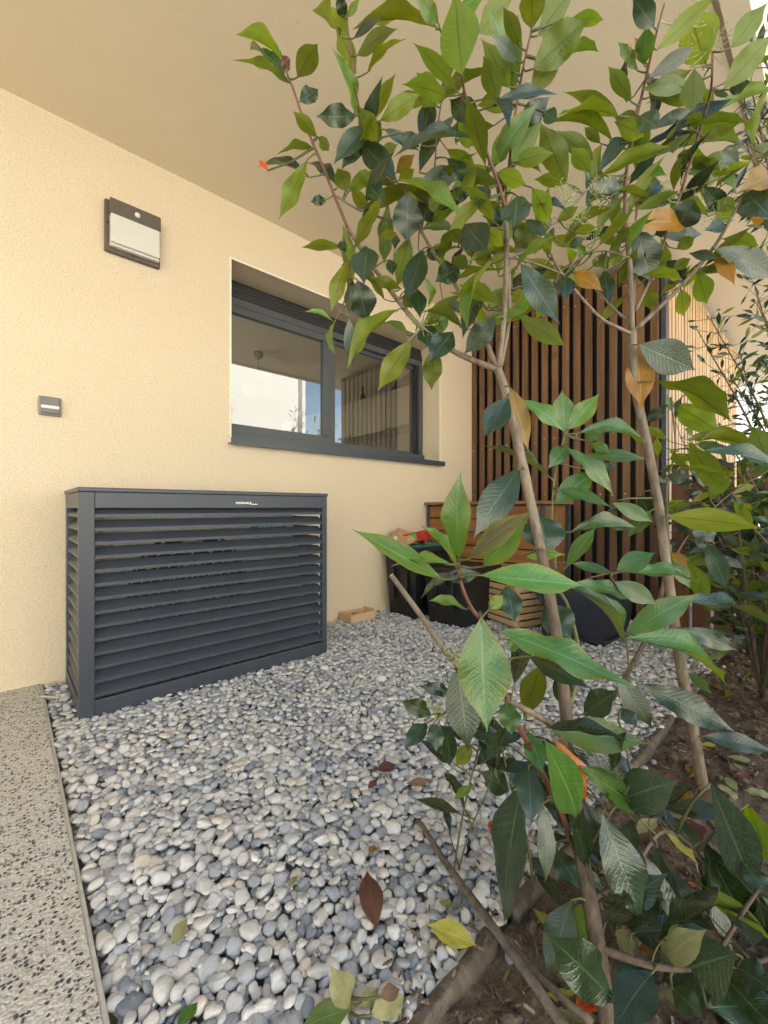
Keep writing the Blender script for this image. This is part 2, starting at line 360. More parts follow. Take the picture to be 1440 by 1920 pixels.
# kitchen things seen through the glass
M_cab = simple('cabinet_lacquer', (.66, .62, .52), .4, .03)
cab = empty('kitchen_cabinet', (3.34, 4.0, 1.70), 'pale kitchen wall cabinets seen through the right pane', 'cabinet')
for i in range(5):
    y0 = -1.15 + .6 * i; bm = bmesh.new(); bx(bm, -.18, .17, y0, y0 + .592, 0, .42); fin('cabinet_box', bm, M_cab, cab, .003)
    bm = bmesh.new(); bx(bm, -.2, -.183, y0 + .003, y0 + .589, -.012 if i % 2 else .012, .415); fin('door', bm, M_cab, cab, .002)
bt = empty('bottle', (3.3, 4.05, 2.122), 'small amber bottle standing on the kitchen cabinets', 'bottle')
bm = bmesh.new(); tube(bm, [(0, 0, 0), (0, 0, .1), (0, 0, .13), (0, 0, .19)], [.035, .035, .012, .012], 12); fin('body', bm, simple('amber', (.25, .13, .03), .2), bt, 0, True)
bm = bmesh.new(); tube(bm, [(0, 0, .191), (0, 0, .215)], .014, 10); fin('cap', bm, simple('cap_green', (.05, .2, .08), .4), bt)
M_bskt = simple('dark_wicker', (.06, .03, .02), .7, .3, 60, .4)
bk = empty('basket', (3.3, 3.3, 2.122), 'dark shallow basket lying on the kitchen cabinets', 'basket')
bm = bmesh.new(); tube(bm, [(0, -.3, .0), (0, -.24, .05), (0, -.1, .09), (0, .1, .09), (0, .25, .02)], [.02, .06, .075, .05, .02], 10); fin('body', bm, M_bskt, bk, 0, True)
bm = bmesh.new(); tube(bm, [(0, -.2, .1), (0, -.12, .19), (0, .02, .17), (0, .1, .1)], .009, 6); fin('handle', bm, M_bskt, bk)
ctr = empty('kitchen_counter', (3.22, 4.1, 0), 'dark kitchen counter under the wall cabinets', 'counter')
bm = bmesh.new(); bx(bm, -.28, .28, -1.2, 1.9, .0, .86); fin('base', bm, M_cab, ctr); bm = bmesh.new(); bx(bm, -.3, .28, -1.2, 1.9, .862, .9); fin('worktop', bm, M_bskt, ctr, .003)
pl = empty('pendant_lamp', (2.13, 4.5, 2.6), 'round white pendant lamp hanging inside the kitchen', 'lamp')
M_drk = simple('dark_metal', (.03, .028, .025), .5)
bm = bmesh.new(); tube(bm, [(0, 0, 0), (0, 0, -.03), (0, 0, -.07), (0, 0, -.085)], [.05, .052, .035, .008], 16); fin('canopy', bm, M_drk, pl, 0, True)
bm = bmesh.new(); tube(bm, [(0, 0, -.085), (0, 0, -.3)], .004, 6); fin('cord', bm, M_drk, pl)
bm = bmesh.new(); tube(bm, [(0, 0, -.29), (0, 0, -.31), (0, 0, -.36), (0, 0, -.47), (0, 0, -.5)], [.05, .17, .19, .175, .12], 28); fin('lamp_shade', bm, simple('shade_paper', (.5, .48, .43), .8, .02), pl, 0, True)

# ------------------------------------------------------------------ wall lamp and switch
M_brn = simple('bronze_plastic', (.115, .09, .072), .5, .08, 30, .1, 600)
M_dif = simple('opal_diffuser', (.66, .655, .61), .35, .02)
wl = empty('wall_lamp', (.481, WY - .001, 2.227), 'square bronze wall lamp with pale diffuser and motion sensor', 'wall lamp')
boxo('backplate', M_brn, wl, -.125, .125, -.026, 0, -.128, .128, .006)
boxo('sensor_head', M_brn, wl, -.108, .119, -.062, -.0265, .0455, .122, .004)
bm = bmesh.new(); bx(bm, -.106, .114, -.066, -.0265, -.096, .0450); df = fin('diffuser', bm, M_dif, wl, .006)
boxo('diffuser_lip', M_dif, df, -.107, .115, -.052, -.027, -.108, -.0965, .003)
bm = bmesh.new(); bmesh.ops.create_uvsphere(bm, u_segments=14, v_segments=8, radius=.013); bmesh.ops.scale(bm, vec=(1, .5, 1), verts=bm.verts); bmesh.ops.translate(bm, vec=(.01, -.063, .083), verts=bm.verts); fin('sensor', bm, M_white, wl, 0, True)
for x, z in ((-.114, .01), (.1185, .0), (.0, -.115)):
    bm = bmesh.new(); tube(bm, [(x, -.0255, z), (x, -.0275, z)], .0055, 10); fin('screw', bm, M_black, wl)
sw = empty('wall_switch', (.145, WY - .001, 1.29), 'small grey outdoor wall switch with a white strip', 'switch')
M_sg = simple('switch_grey', (.27, .26, .245), .5, .05)
boxo('backplate', M_sg, sw, -.042, .042, -.018, 0, -.044, .044, .006)
boxo('rocker', simple('rocker_grey', (.15, .15, .15), .4), sw, -.034, .034, -.030, -.0185, -.036, .038, .004)
boxo('name_strip', M_white, sw, -.033, .033, -.0325, -.0305, -.014, .0, .0008)

# ------------------------------------------------------------------ louvred heat pump cover
AX0, AX1, AY, AH = .202, 1.346, 1.972, .90
cv = empty('louvre_cover', (AX0, AY, 0), 'anthracite louvred aluminium cover standing on the pebbles by the wall', 'cover')
LW, LD = AX1 - AX0, WY - .012 - AY
def cb(name, *a, bev=.0025, mat=M_anth, p=cv): return boxo(name, mat, p, *a, bev)
T = .045
cb('front_stile', 0, .052, 0, .03, -.02, AH - .018); cb('front_stile', LW - .03, LW, 0, .03, -.02, AH - .018)
cb('top_rail', .0525, LW - .0305, .0, .03, AH - .082, AH - .018); cb('bottom_rail', .0525, LW - .0305, .0, .03, -.02, .062)
cb('lid', -.004, LW + .004, -.004, LD, AH - .017, AH)
cb('side_stile', .001, .031, LD - .045, LD - .001, -.02, AH - .018); cb('side_stile', LW - .031, LW - .001, LD - .045, LD - .001, -.02, AH - .018)
cb('side_rail', .001, .03, .031, LD - .046, AH - .082, AH - .018); cb('side_rail', LW - .03, LW - .001, .031, LD - .046, AH - .082, AH - .018)
cb('side_rail', .001, .03, .031, LD - .046, -.02, .062); cb('side_rail', LW - .03, LW - .001, .031, LD - .046, -.02, .062)
NS = 14; zs0, zs1 = .072, AH - .118; pitch = (zs1 - zs0) / (NS - 1)
def blade(L):
    prof = [(.006, 0), (.006, .0125), (.044, .0440), (.046, .0425), (.0085, .0112), (.0085, 0)]
    bm = bmesh.new(); A = [bm.verts.new((0, *p)) for p in prof]; B = [bm.verts.new((L, *p)) for p in prof]; n = len(prof)
    for i in range(n): bm.faces.new((A[i], A[(i + 1) % n], B[(i + 1) % n], B[i]))
    bm.faces.new(A[::-1]); bm.faces.new(B); bmesh.ops.recalc_face_normals(bm, faces=bm.faces)
    me = bpy.data.meshes.new('slat'); bm.to_mesh(me); bm.free(); me.materials.append(M_anth); return me
fb, sb = blade(LW - .0835), blade(LD - .078)
for i in range(NS):
    z = zs0 + pitch * i
    o = new('slat', fb, cv); o.location = (.053, 0, z)
    o = new('side_slat', sb, cv); o.location = (.0, LD - .047, z); o.rotation_euler = (0, 0, R(-90)); 
    o = new('side_slat', sb, cv); o.location = (LW, .031, z); o.rotation_euler = (0, 0, R(90))
M_chrome = simple('brushed_chrome', (.7, .7, .7), .25, .05, metal=1)
tx = bpy.data.curves.new('badge', 'FONT'); tx.body = 'NORVALE'; tx.size = .0155; tx.extrude = .001; tx.align_x = 'CENTER'
_t = bpy.data.objects.new('badge_text', tx); C.objects.link(_t); bpy.context.view_layer.update()
_me = bpy.data.meshes.new_from_object(_t.evaluated_get(bpy.context.evaluated_depsgraph_get())); bpy.data.objects.remove(_t)
to = new('badge', _me, cv, [M_chrome]); to.location = (.655, -.0012, AH - .062); to.rotation_euler = (R(90), 0, 0); to.scale = (1.15, 1, 1)
boxo('badge_line', M_chrome, cv, .695, .725, -.0018, -.0002, AH - .0640, AH - .0615)
# heat pump inside
hp = empty('heat_pump', (.36, 2.06, .0), 'white heat pump unit behind the anthracite louvres', 'heat pump')
M_hp = simple('heat_pump_white', (.68, .66, .60), .45, .03)
boxo('body', M_hp, hp, -.02, .86, .06, .38, .07, .80, .012)
boxo('foot', M_black, hp, .08, .16, .04, .40, -.03, .0695); boxo('foot', M_black, hp, .66, .74, .04, .40, -.03, .0695)
bm = bmesh.new(); tube(bm, [(.30, .0595, .44), (.30, .055, .44)], .27, 40); g = fin('fan_opening', bm, M_black, hp)
for k in range(7):
    bm = bmesh.new(); rr = .035 + .037 * k
    tube(bm, [(.30 + rr * math.cos(a), .048, .44 + rr * math.sin(a)) for a in np.linspace(0, 2 * math.pi, 33)], .0028, 5, False); fin('grille_ring', bm, M_hp, g)
for k in range(12):
    a = 2 * math.pi * k / 12; bm = bmesh.new(); tube(bm, [(.30, .046, .44), (.30 + .27 * math.cos(a), .046, .44 + .27 * math.sin(a))], .003, 5); fin('grille_spoke', bm, M_hp, g)
boxo('brand_sticker', simple('sticker_blue', (.03, .30, .50), .4), hp, .60, .80, .0565, .0595, .70, .745)
for k in range(6): boxo('sticker_mark', M_white, hp, .645 + .024 * k, .661 + .024 * k, .0550, .0563, .712, .734)
boxo('pipe_cover', M_hp, hp, .86, .93, .12, .34, .15, .62, .008)

# ------------------------------------------------------------------ slatted store at the end of the wall
SX, SY0, SX2, SH = 3.41, .835, 6.22, 2.61
store = empty('slatted_store', (SX, SY0, 0), 'brown timber slat clad store closing the far end of the gravel', 'garden store')
M_slat = wood('larch_slat', (.105, .054, .028), (.23, .122, .060), 2, .5, 34, .22)
M_slatb = wood('lit_larch_slat', (.42, .25, .12), (.62, .42, .23), 2, .5, 34, .16)  # garden face: its brighter light is put into a paler larch colour
M_scr = simple('zinc_screw', (.75, .72, .66), .3, .05, metal=.8)
boxo('backing', M_black, store, .06, SX2 - SX, .06, WY - SY0 - .004, -.03, SH + .02)
def slatmesh(nm, mat, h):
    bm = bmesh.new(); bx(bm, 0, .030, -.0255, .0255, 0, h); me = bpy.data.meshes.new(nm); bmesh.ops.bevel(bm, geom=bm.edges[:], offset=.003, segments=1, affect='EDGES'); bm.to_mesh(me); bm.free(); me.materials.append(mat); return me
s1 = slatmesh('slat', M_slat, SH - .02); s2 = slatmesh('slat', M_slatb, SH - .02)
bm = bmesh.new(); tube(bm, [(-.0025, 0, 0), (.001, 0, 0)], .0048, 8); scm = bpy.data.meshes.new('screw'); bm.to_mesh(scm); bm.free(); scm.materials.append(M_scr)
n1 = 18; p1 = (WY - SY0 - .10) / (n1 - 1)
for i in range(n1):
    o = new('slat', s1, store); o.location = (0 + random.uniform(-.002, .002), .075 + p1 * i, .02 + random.uniform(-.01, .004))
    for z in (2.47, 1.40, .93):
        q = new('screw', scm, o); q.location = (0, random.uniform(-.006, .006), z - .02 + random.uniform(-.02, .02))
n2 = 32; p2 = (SX2 - SX - .12) / (n2 - 1)
for i in range(n2):
    o = new('slat', s2, store); o.location = (.10 + p2 * i, 0 + random.uniform(-.002, .002), .02 + random.uniform(-.01, .004)); o.rotation_euler = (0, 0, R(90))
    if i < 14:
        for z in (2.4, 1.4):
            q = new('screw', scm, o); q.location = (0, 0, z + random.uniform(-.02, .02))
# slats of the long face look towards the garden: turn them so that the screws face out
for o in [c for c in store.children if abs(c.rotation_euler.z - R(90)) < 1e-3]: o.location.y += .0
boxo('corner_post', M_anth, store, .012, .05, .004, .036, 0, SH, .003)

# ------------------------------------------------------------------ brown fence beside the store
M_fen = wood('brown_fence', (.07, .03, .014), (.17, .08, .036), 2, .7, 30, .3)
fn = empty('board_fence', (3.36, .79, 0), 'low dark brown vertical board fence beside the slatted store', 'fence')
bm = bmesh.new(); bx(bm, -.011, .011, -.048, .048, 0, 1.14); fbm = bpy.data.meshes.new('board'); bmesh.ops.bevel(bm, geom=bm.edges[:], offset=.003, segments=1, affect='EDGES'); bm.to_mesh(fbm); bm.free(); fbm.materials.append(M_fen)
for i in range(20):
    o = new('board', fbm, fn); o.location = (0, -.05 - .112 * i, -.03 + random.uniform(-.01, .015)); o.rotation_euler = (random.uniform(-.008, .008), 0, random.uniform(-.03, .03))
for z in (.22, .88): boxo('rail', M_fen, fn, .0125, .05, -2.3, 0, z, z + .07, .003)
boxo('post', M_fen, fn, .014, .09, -1.2, -1.11, -.05, 1.1, .004)

# ------------------------------------------------------------------ stored things by the slats
M_pl = wood('oiled_acacia', (.17, .068, .024), (.36, .165, .06), 1, .5, 26, .15)
ch = empty('storage_chest', (2.74, 1.93, 0), 'reddish brown wooden plank chest standing before the slats', 'chest')
for i in range(7): boxo('plank', M_pl, ch, 0, .022, -.51, .51, .10 + .106 * i, .197 + .106 * i, .004)
for s in (-1, 1):
    boxo('end_panel', M_pl, ch, .0225, .42, s * .495 - .012, s * .495 + .012, .10, .84, .003)
for y in (-.536, .511):
    for x in (-.004, .40): boxo('leg', M_anth, ch, x, x + .035, y, y + .0245, -.03, .845, .002)
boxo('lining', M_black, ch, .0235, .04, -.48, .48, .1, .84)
boxo('lid', M_pl, ch, -.03, .45, -.55, .545, .8455, .868, .004)
M_bin = simple('black_polypropylene', (.011, .012, .014), .38, .2, 12, .08, 300)
M_lid = simple('grey_lid', (.014, .015, .017), .4, .1)
def bin_(loc, w, d, h, label, rz=0, lidmat=None):
    t = empty('storage_bin', loc, label, 'storage bin', 'black plastic storage bins by the slats', rz)
    bm = bmesh.new(); tp = .035
    for (z0, z1, i0, i1) in ((-.02, h * .86, tp, .008), (h * .86, h * .9, -.008, -.008)):
        r = [[bm.verts.new((x, y, z)) for x, y in ((i, i), (w - i, i), (w - i, d - i), (i, d - i))] for z, i in ((z0, i0), (z1, i1))]
        for k in range(4): bm.faces.new((r[0][k], r[0][(k + 1) % 4], r[1][(k + 1) % 4], r[1][k]))
        bm.faces.new(r[0][::-1]); bm.faces.new(r[1])
    fin('body', bm, M_bin, t, .012)
    for k in (.3, .7): boxo('rib', M_bin, t, -.004, .012, d * k - .02, d * k + .02, .12, h * .84, .004)
    boxo('lid', lidmat or M_lid, t, -.012, w + .012, -.012, d + .012, h * .902, h, .012)
    boxo('handle', M_bin, t, -.022, -.0085, d * .36, d * .64, h * .70, h * .77, .005)
    return t
M_teal = simple('teal_lid', (.03, .22, .17), .4, .08)
bin_((2.19, 2.09, 0), .42, .34, .53, 'taller black storage bin with a teal sheet on its lid against the cream wall', 0)
boxo('lid_sheet', M_teal, bpy.data.objects['storage_bin'], .02, .40, .0, .19, .5305, .537, .002)
bin_((2.25, 1.70, 0), .46, .36, .40, 'lower black storage bin between the taller bin and the slatted crate', R(2))
# things on the taller bin
M_red = simple('red_card', (.45, .02, .015), .5, .08); M_grn = simple('green_print', (.03, .42, .08), .5, .1)
M_card = simple('brown_card', (.48, .30, .16), .8, .12, 30)
rb = empty('red_box', (2.34, 2.22, .585), 'small red box with a green sticker on the tall bin', 'box', None, R(20))
bm = bmesh.new(); bx(bm, -.055, .055, -.10, .10, -.03, .045, Matrix.Rotation(R(-14), 4, 'X')); fin('carton', bm, M_red, rb, .003)
boxo('sticker', M_grn, rb, -.0575, -.0555, -.03, .035, -.018, .036, 0, Matrix.Rotation(R(-14), 4, 'X'))
pb = empty('cardboard', (2.32, 2.28, .533), 'crumpled brown cardboard flap on the tall bin', 'cardboard')
def crumple(w, d, h, n, seed, amp):
    bm = bmesh.new(); g = []
    for j in range(n + 1):
        row = []
        for i in range(n + 1):
            x, y = (i / n - .5) * w, (j / n - .5) * d
            z = h * math.cos(3 * (i / n - .5)) * (.4 + .6 * j / n) + amp * mnoise.noise(Vector((x * 14 + seed, y * 14, 0)))
            row.append(bm.verts.new((x, y, max(z, .002))))
        g.append(row)
    for j in range(n):
        for i in range(n): bm.faces.new((g[j][i], g[j][i + 1], g[j + 1][i + 1], g[j + 1][i]))
    return bm
def solid(o, t):
    m = o.modifiers.new('solid', 'SOLIDIFY'); m.thickness = t; return o
solid(fin('flap', crumple(.26, .22, .13, 9, 3, .03), M_card, pb), .002)
solid(fin('fold', crumple(.16, .26, .05, 8, 8, .03), M_card, pb), .002).location = (-.07, .02, 0)
wp = empty('paper_bag', (2.24, 2.30, .533), 'crumpled white paper on the tall bin near the wall', 'paper')
solid(fin('sheet', crumple(.11, .11, .05, 9, 5, .05), M_white, wp), .001)
# slatted crate
M_pine = wood('pale_pine', (.50, .30, .14), (.68, .46, .25), 1, .55, 40, .1)
ct = empty('slatted_crate', (2.52, 1.47, -.005), 'pale pine slatted crate with a dark interior beside the black bins', 'crate', None, R(-17))
CW, CD, CHt = .40, .34, .30
for x in (0, CW - .03):
    for y in (0, CD - .03): boxo('corner_post', M_pine, ct, x, x + .03, y, y + .03, 0, CHt, .003)
for i in range(6):
    z = .025 + i * .046
    boxo('slat', M_pine, ct, -.009, -.0005, .0, CD, z, z + .036, .002); boxo('slat', M_pine, ct, .0, CW, -.009, -.0005, z, z + .036, .002)
    boxo('slat', M_pine, ct, CW + .0005, CW + .009, .0, CD, z, z + .036, .002); boxo('slat', M_pine, ct, 0, CW, CD + .0005, CD + .009, z, z + .036, .002)
for i in range(7): boxo('top_slat', M_pine, ct, -.01, CW + .01, i * .049 - .004, i * .049 + .04, CHt + .0005, CHt + .013, .002)
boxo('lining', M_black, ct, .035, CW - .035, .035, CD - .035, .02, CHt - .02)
# small tray by the wall
ty = empty('wooden_tray', (1.79, 2.325, .002), 'small pale open wooden tray on the pebbles against the wall', 'tray', None, R(3))
M_ply = wood('birch_ply', (.52, .34, .19), (.66, .47, .29), 0, .6, 30, .08)
boxo('bottom', M_ply, ty, 0, .24, 0, .135, 0, .006)
boxo('front_board', M_ply, ty, 0, .24, 0, .008, .0065, .058, .001); boxo('back_board', M_ply, ty, 0, .24, .127, .135, .0065, .058, .001)
boxo('end_board', M_ply, ty, 0, .008, .0085, .1265, .0065, .066, .001); boxo('end_board', M_ply, ty, .232, .24, .0085, .1265, .0065, .066, .001)
boxo('divider', M_ply, ty, .12, .126, .0085, .1265, .0065, .045, .001)
# dark tilted tray with wheel
M_navy = simple('navy_plastic', (.011, .013, .020), .5, .2, 14, .15, 120)
wt = empty('plastic_tray', (2.60, .97, .0), 'dark navy plastic barrow tray with ribs leaning behind the thin sapling stems', 'barrow', None, HEAD - R(90))
bm = bmesh.new(); n = 22; m = 10; g = []
for j in range(m + 1):
    row = []; v = j / m
    for i in range(n + 1):
        u = i / n * 2 - 1; hw = .31 * (v ** .42 if v > 0 else .0) + .02
        x = u * hw; y = .30 * v * .75 + .07 * (1 - u * u) * math.sin(v * 2.6)
        z = -.015 + .33 * v + .04 * abs(u) ** 2 * (1 - v) + .0035 * math.sin(i * 3.1) * (v > .35)
        row.append(bm.verts.new((x, y, z)))
    g.append(row)
for j in range(m):
    for i in range(n): bm.faces.new((g[j][i], g[j][i + 1], g[j + 1][i + 1], g[j + 1][i]))
solid(fin('shell', bm, M_navy, wt, 0, True), .008)
bm = bmesh.new(); tube(bm, [tuple(q.co if False else q) for q in [(-.33 + .03 * k, .232, .318) for k in range(23)]], .013, 8); fin('rim', bm, M_navy, wt, 0, True)
bm = bmesh.new(); tube(bm, [(-.23 + .075 * math.cos(a), .05, .105 + .11 * math.sin(a)) for a in np.linspace(0, 2 * math.pi, 25)], .024, 8, False); wh = fin('wheel', bm, M_black, wt, 0, True)
bm = bmesh.new(); tube(bm, [(-.23, .03, .105), (-.23, .07, .105)], .05, 14); fin('hub', bm, M_navy, wh)

# ------------------------------------------------------------------ the place behind the camera and beyond the fence
def opp(name, loc, w, d, h, mat, label, nwin, face):
    t = empty(name, loc, label, 'house')
    boxo('wall', mat, t, 0, w, -d, 0, -.07, h)
    boxo('roof', M_zinc, t, -.25, w + .25, -d - .25, .2, h + .002, h + .14)
    for i in range(nwin):
        x = w * (i + .5) / nwin
        z0 = 3.6
        f = boxo('window', M_frame, t, x - .55, x + .55, -.02, .03, z0, z0 + 1.25, .004)
        for s in (-1, 1): boxo('glass', M_black, f, x + s * .26 - .23, x + s * .26 + .23, .0302, .036, z0 + .06, z0 + 1.19)
        boxo('sill', M_conc, f, x - .6, x + .6, .031, .09, z0 - .05, z0 - .002)
    return t
opp('white_house', (-13, -6.5, 0), 20.3, 7, 6.0, M_facade, 'white rendered house across the garden, mirrored in the window', 3, 1)
boxo('downpipe', M_zinc, bpy.data.objects['white_house'], 20.02, 20.12, .01, .11, 0, 6.0, .02)
opp('neighbour_house', (17, 3.2, 0), 9, 8, 4.6, M_facade, 'distant pale house beyond the board fence', 3, 1)

# ------------------------------------------------------------------ leaves
def leaf_mesh(name, bend=.05, fold=.18, wave=.0, p=.97, q=.92, serr=.014, curl=0., twist=0.):
    nr, us = 26, (-1, -.55, 0, .55, 1); V = []; Fc = []; uv = []
    for j in range(nr + 1):
        v = .5 * (j / nr) + .5 * (.5 - .5 * math.cos(math.pi * j / nr)); hw = .5 * max(0, math.sin(math.pi * v ** p)) ** q
        if v > .72: hw *= 1 - .42 * math.sin(math.pi * min(1, (v - .72) / .28) * .5) ** 1.5
        if 0 < j < nr: hw *= 1 + (serr if j % 2 else -serr)
        hw = max(hw, .012)
        for u in us:
            x = u * hw; z = fold * abs(u) * hw * (1 - .35 * abs(u)) + wave * math.sin(v * 15 + (2 if u > 0 else 0)) * abs(u) ** 2 * hw * 2
            zc = bend * math.sin(math.pi * v) + curl * v * v * (1 - v) * 3
            a = twist * (v - .3); V.append((x * math.cos(a) - z * math.sin(a), v, zc + x * math.sin(a) + z * math.cos(a))); uv.append((u * .5 + .5, v))
    k = len(us)
    for j in range(nr):
        for i in range(k - 1): Fc.append((j * k + i, j * k + i + 1, (j + 1) * k + i + 1, (j + 1) * k + i))
    me = bpy.data.meshes.new(name); me.from_pydata(V, [], Fc); l = me.uv_layers.new(name='leaf')
    for lp in me.loops: l.data[lp.index].uv = uv[lp.vertex_index]
    for pl_ in me.polygons: pl_.use_smooth = True
    me.materials.append(None)
    return me
_rs = random.getstate(); random.seed(21); U_ = random.uniform
LM = [leaf_mesh('leaf', U_(-.03, .10), U_(.03, .20), U_(.0, .06), U_(.90, 1.02), U_(1.0, 1.2), .012, U_(-.02, .08), U_(-.45, .45)) for _ in range(16)]
LBROAD = [leaf_mesh('leaf', U_(.02, .10), U_(.04, .2), U_(.02, .07), U_(.96, 1.04), U_(.86, .96), .014, 0, U_(-.3, .3)) for _ in range(6)]
LNARROW = [leaf_mesh('leaf', U_(.06, .17), U_(.3, .5), U_(.02, .06), 1.0, 1.05, .012, 0, U_(-.5, .5)) for _ in range(5)]
random.setstate(_rs)
def leaf_mat(name, top, vein, under, trans=.28, rough=.34, spots=.0, spotc=(.2, .22, .18), grad=None, spec=.85):
    k = NT(name); uvn = k.N('ShaderNodeUVMap', uv_map='leaf'); sep = k.N('ShaderNodeSeparateXYZ'); k.L(uvn.outputs[0], sep.inputs[0])
    oi = k.N('ShaderNodeObjectInfo'); rnd = oi.outputs['Random']; v = k.obj()
    u = k.math('ABSOLUTE', k.math('SUBTRACT', sep.outputs[0], .5))                     # 0 at midrib .. .5
    vv = k.math('SUBTRACT', sep.outputs[1], k.math('MULTIPLY', u, .34))
    wob = k.math('ADD', vv, k.math('MULTIPLY', k.noise(v, 7, 2), .03))
    ph = k.math('FRACT', k.math('MULTIPLY', wob, 15))
    side = k.ramp(k.math('ABSOLUTE', k.math('SUBTRACT', ph, .5)), [(.0, (1, 1, 1)), (.10, (.15, .15, .15)), (.22, (0, 0, 0))])
    mid = k.ramp(u, [(.012, (1, 1, 1)), (.03, (0, 0, 0))])
    blot = k.noise(v, 3.5, 4, .6)
    t = np.array(top); base = k.ramp(blot, [(.3, t * .72), (.55, t), (.75, np.minimum(t * np.array((1.45, 1.25, 1.05)), 1))])
    if grad is not None:                                                               # leaf margin and tip of another colour
        gf = k.math('ADD', k.math('MULTIPLY', u, 1.3), k.math('MULTIPLY', k.math('SUBTRACT', blot, .5), 1.4))
        base = k.mix(k.ramp(gf, [(.25, (0, 0, 0)), (.75, (1, 1, 1))]), base, grad)
    c = k.mix(k.math('MULTIPLY', side, .26), base, vein); c = k.mix(k.math('MULTIPLY', mid, .8), c, vein)
    if spots:
        sp = k.ramp(k.noise(v, 26, 5, .75), [(.56, (0, 0, 0)), (.66, (spots, spots, spots))]); c = k.mix(sp, c, spotc)
    un = np.array(under); uc = k.ramp(blot, [(.3, un * .85), (.7, un * 1.15)]); uc = k.mix(k.math('MULTIPLY', side, .35), uc, tuple(un * .6)); uc = k.mix(mid, uc, tuple(np.minimum(un * .55, 1)))
    geo = k.N('ShaderNodeNewGeometry'); col = k.mix(geo.outputs['Backfacing'], c, uc)
    hv = k.N('ShaderNodeHueSaturation'); k.L(k.math('ADD', .72, k.math('MULTIPLY', rnd, .56)), hv.inputs['Value'])
    r2 = k.math('FRACT', k.math('MULTIPLY', rnd, 7.3)); k.L(k.math('ADD', .482, k.math('MULTIPLY', r2, .036)), hv.inputs['Hue']); k.L(col, hv.inputs['Color'])
    k.L(hv.outputs[0], k.b.inputs['Base Color']); k.b.inputs['Specular IOR Level'].default_value = spec
    k.rough(k.math('ADD', k.math('ADD', rough - .10, k.math('MULTIPLY', geo.outputs['Backfacing'], .25)), k.math('MULTIPLY', k.noise(v, 9, 4), .12)))
    k.bump(k.math('SUBTRACT', k.noise(v, 40, 2), k.math('MULTIPLY', k.math('ADD', side, mid), .8)), .17, .02)
    tb = k.N('ShaderNodeBsdfTranslucent'); tcol = k.mix(1.0, hv.outputs[0], (2.2, 2.0, .55), 'MULTIPLY'); k.L(tcol, tb.inputs[0])
    mxs = k.N('ShaderNodeMixShader'); mxs.inputs[0].default_value = trans; k.L(k.b.outputs[0], mxs.inputs[1]); k.L(tb.outputs[0], mxs.inputs[2]); k.L(mxs.outputs[0], k.out.inputs[0])
    return k.m
ML = {
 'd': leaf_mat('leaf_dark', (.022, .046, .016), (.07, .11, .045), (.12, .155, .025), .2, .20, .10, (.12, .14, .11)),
 'b': leaf_mat('leaf_sheen_dusty', (.034, .062, .032), (.095, .14, .085), (.12, .155, .04), .16, .22, .45, (.15, .18, .16)),  # bluish sky sheen painted into the colour of dusty leaves
 'u': leaf_mat('leaf_mid', (.055, .105, .025), (.12, .18, .05), (.150, .205, .018), .46, .22),
 'g': leaf_mat('leaf_green', (.058, .138, .024), (.14, .22, .08), (.15, .20, .025), .30, .19),
 'l': leaf_mat('leaf_young', (.105, .235, .045), (.22, .31, .15), (.20, .27, .04), .36, .19, 0, (0, 0, 0), (.17, .21, .03)),
 'o': leaf_mat('leaf_orange', (.27, .145, .015), (.38, .26, .04), (.25, .14, .02), .3, .45, .4, (.20, .08, .02)),
 'r': leaf_mat('leaf_red', (.55, .09, .015), (.6, .22, .04), (.42, .08, .03), .3, .35, 0, (0, 0, 0), (.62, .22, .02)),
 'z': leaf_mat('leaf_bronze', (.075, .080, .035), (.13, .15, .07), (.12, .13, .05), .2, .34, .5, (.19, .13, .09), (.14, .15, .02)),
 'y': leaf_mat('leaf_yellow', (.46, .42, .09), (.5, .48, .16), (.42, .40, .12), .25, .5, .5, (.22, .15, .05)),
 'p': leaf_mat('leaf_purple', (.13, .035, .035), (.2, .07, .06), (.14, .05, .04), .1, .45, .4, (.08, .04, .03)),
 'w': leaf_mat('leaf_faded', (.30, .31, .15), (.36, .36, .2), (.30, .30, .16), .2, .6, .4, (.22, .17, .1)),
 'n': leaf_mat('leaf_brown', (.14, .075, .045), (.2, .12, .08), (.16, .1, .06), .1, .7, .4, (.07, .04, .03)),
}
def bark_mat(name, c1, c2, sc=60):
    k = NT(name); v = k.obj(); mp = k.N('ShaderNodeMapping'); mp.inputs['Scale'].default_value = (1, 1, .25); k.L(v, mp.inputs[0])
    f = k.noise(mp.outputs[0], sc, 6, .65); g = k.noise(v, 14, 3)
    c = k.ramp(k.math('ADD', k.math('MULTIPLY', f, .65), k.math('MULTIPLY', g, .35)), [(.34, c1), (.62, c2)])
    dots = k.ramp(k.noise(v, 120, 3), [(.64, (0, 0, 0)), (.70, (.55, .55, .55))]); c = k.mix(dots, c, tuple(np.array(c1) * .6))
    k.col(c); k.rough(.75); k.bump(f, .9, .006); return k.m
M_bark = bark_mat('sapling_bark', (.10, .072, .047), (.30, .235, .165))
M_bark2 = bark_mat('brown_or_shaded_bark', (.06, .042, .03), (.185, .13, .085))
M_shoot = simple('red_shoot', (.16, .062, .038), .45, .25, 30)
M_twig = simple('green_twig', (.12, .115, .045), .5, .3, 30)
M_pale = simple('cut_wood', (.55, .45, .32), .8, .15, 60)

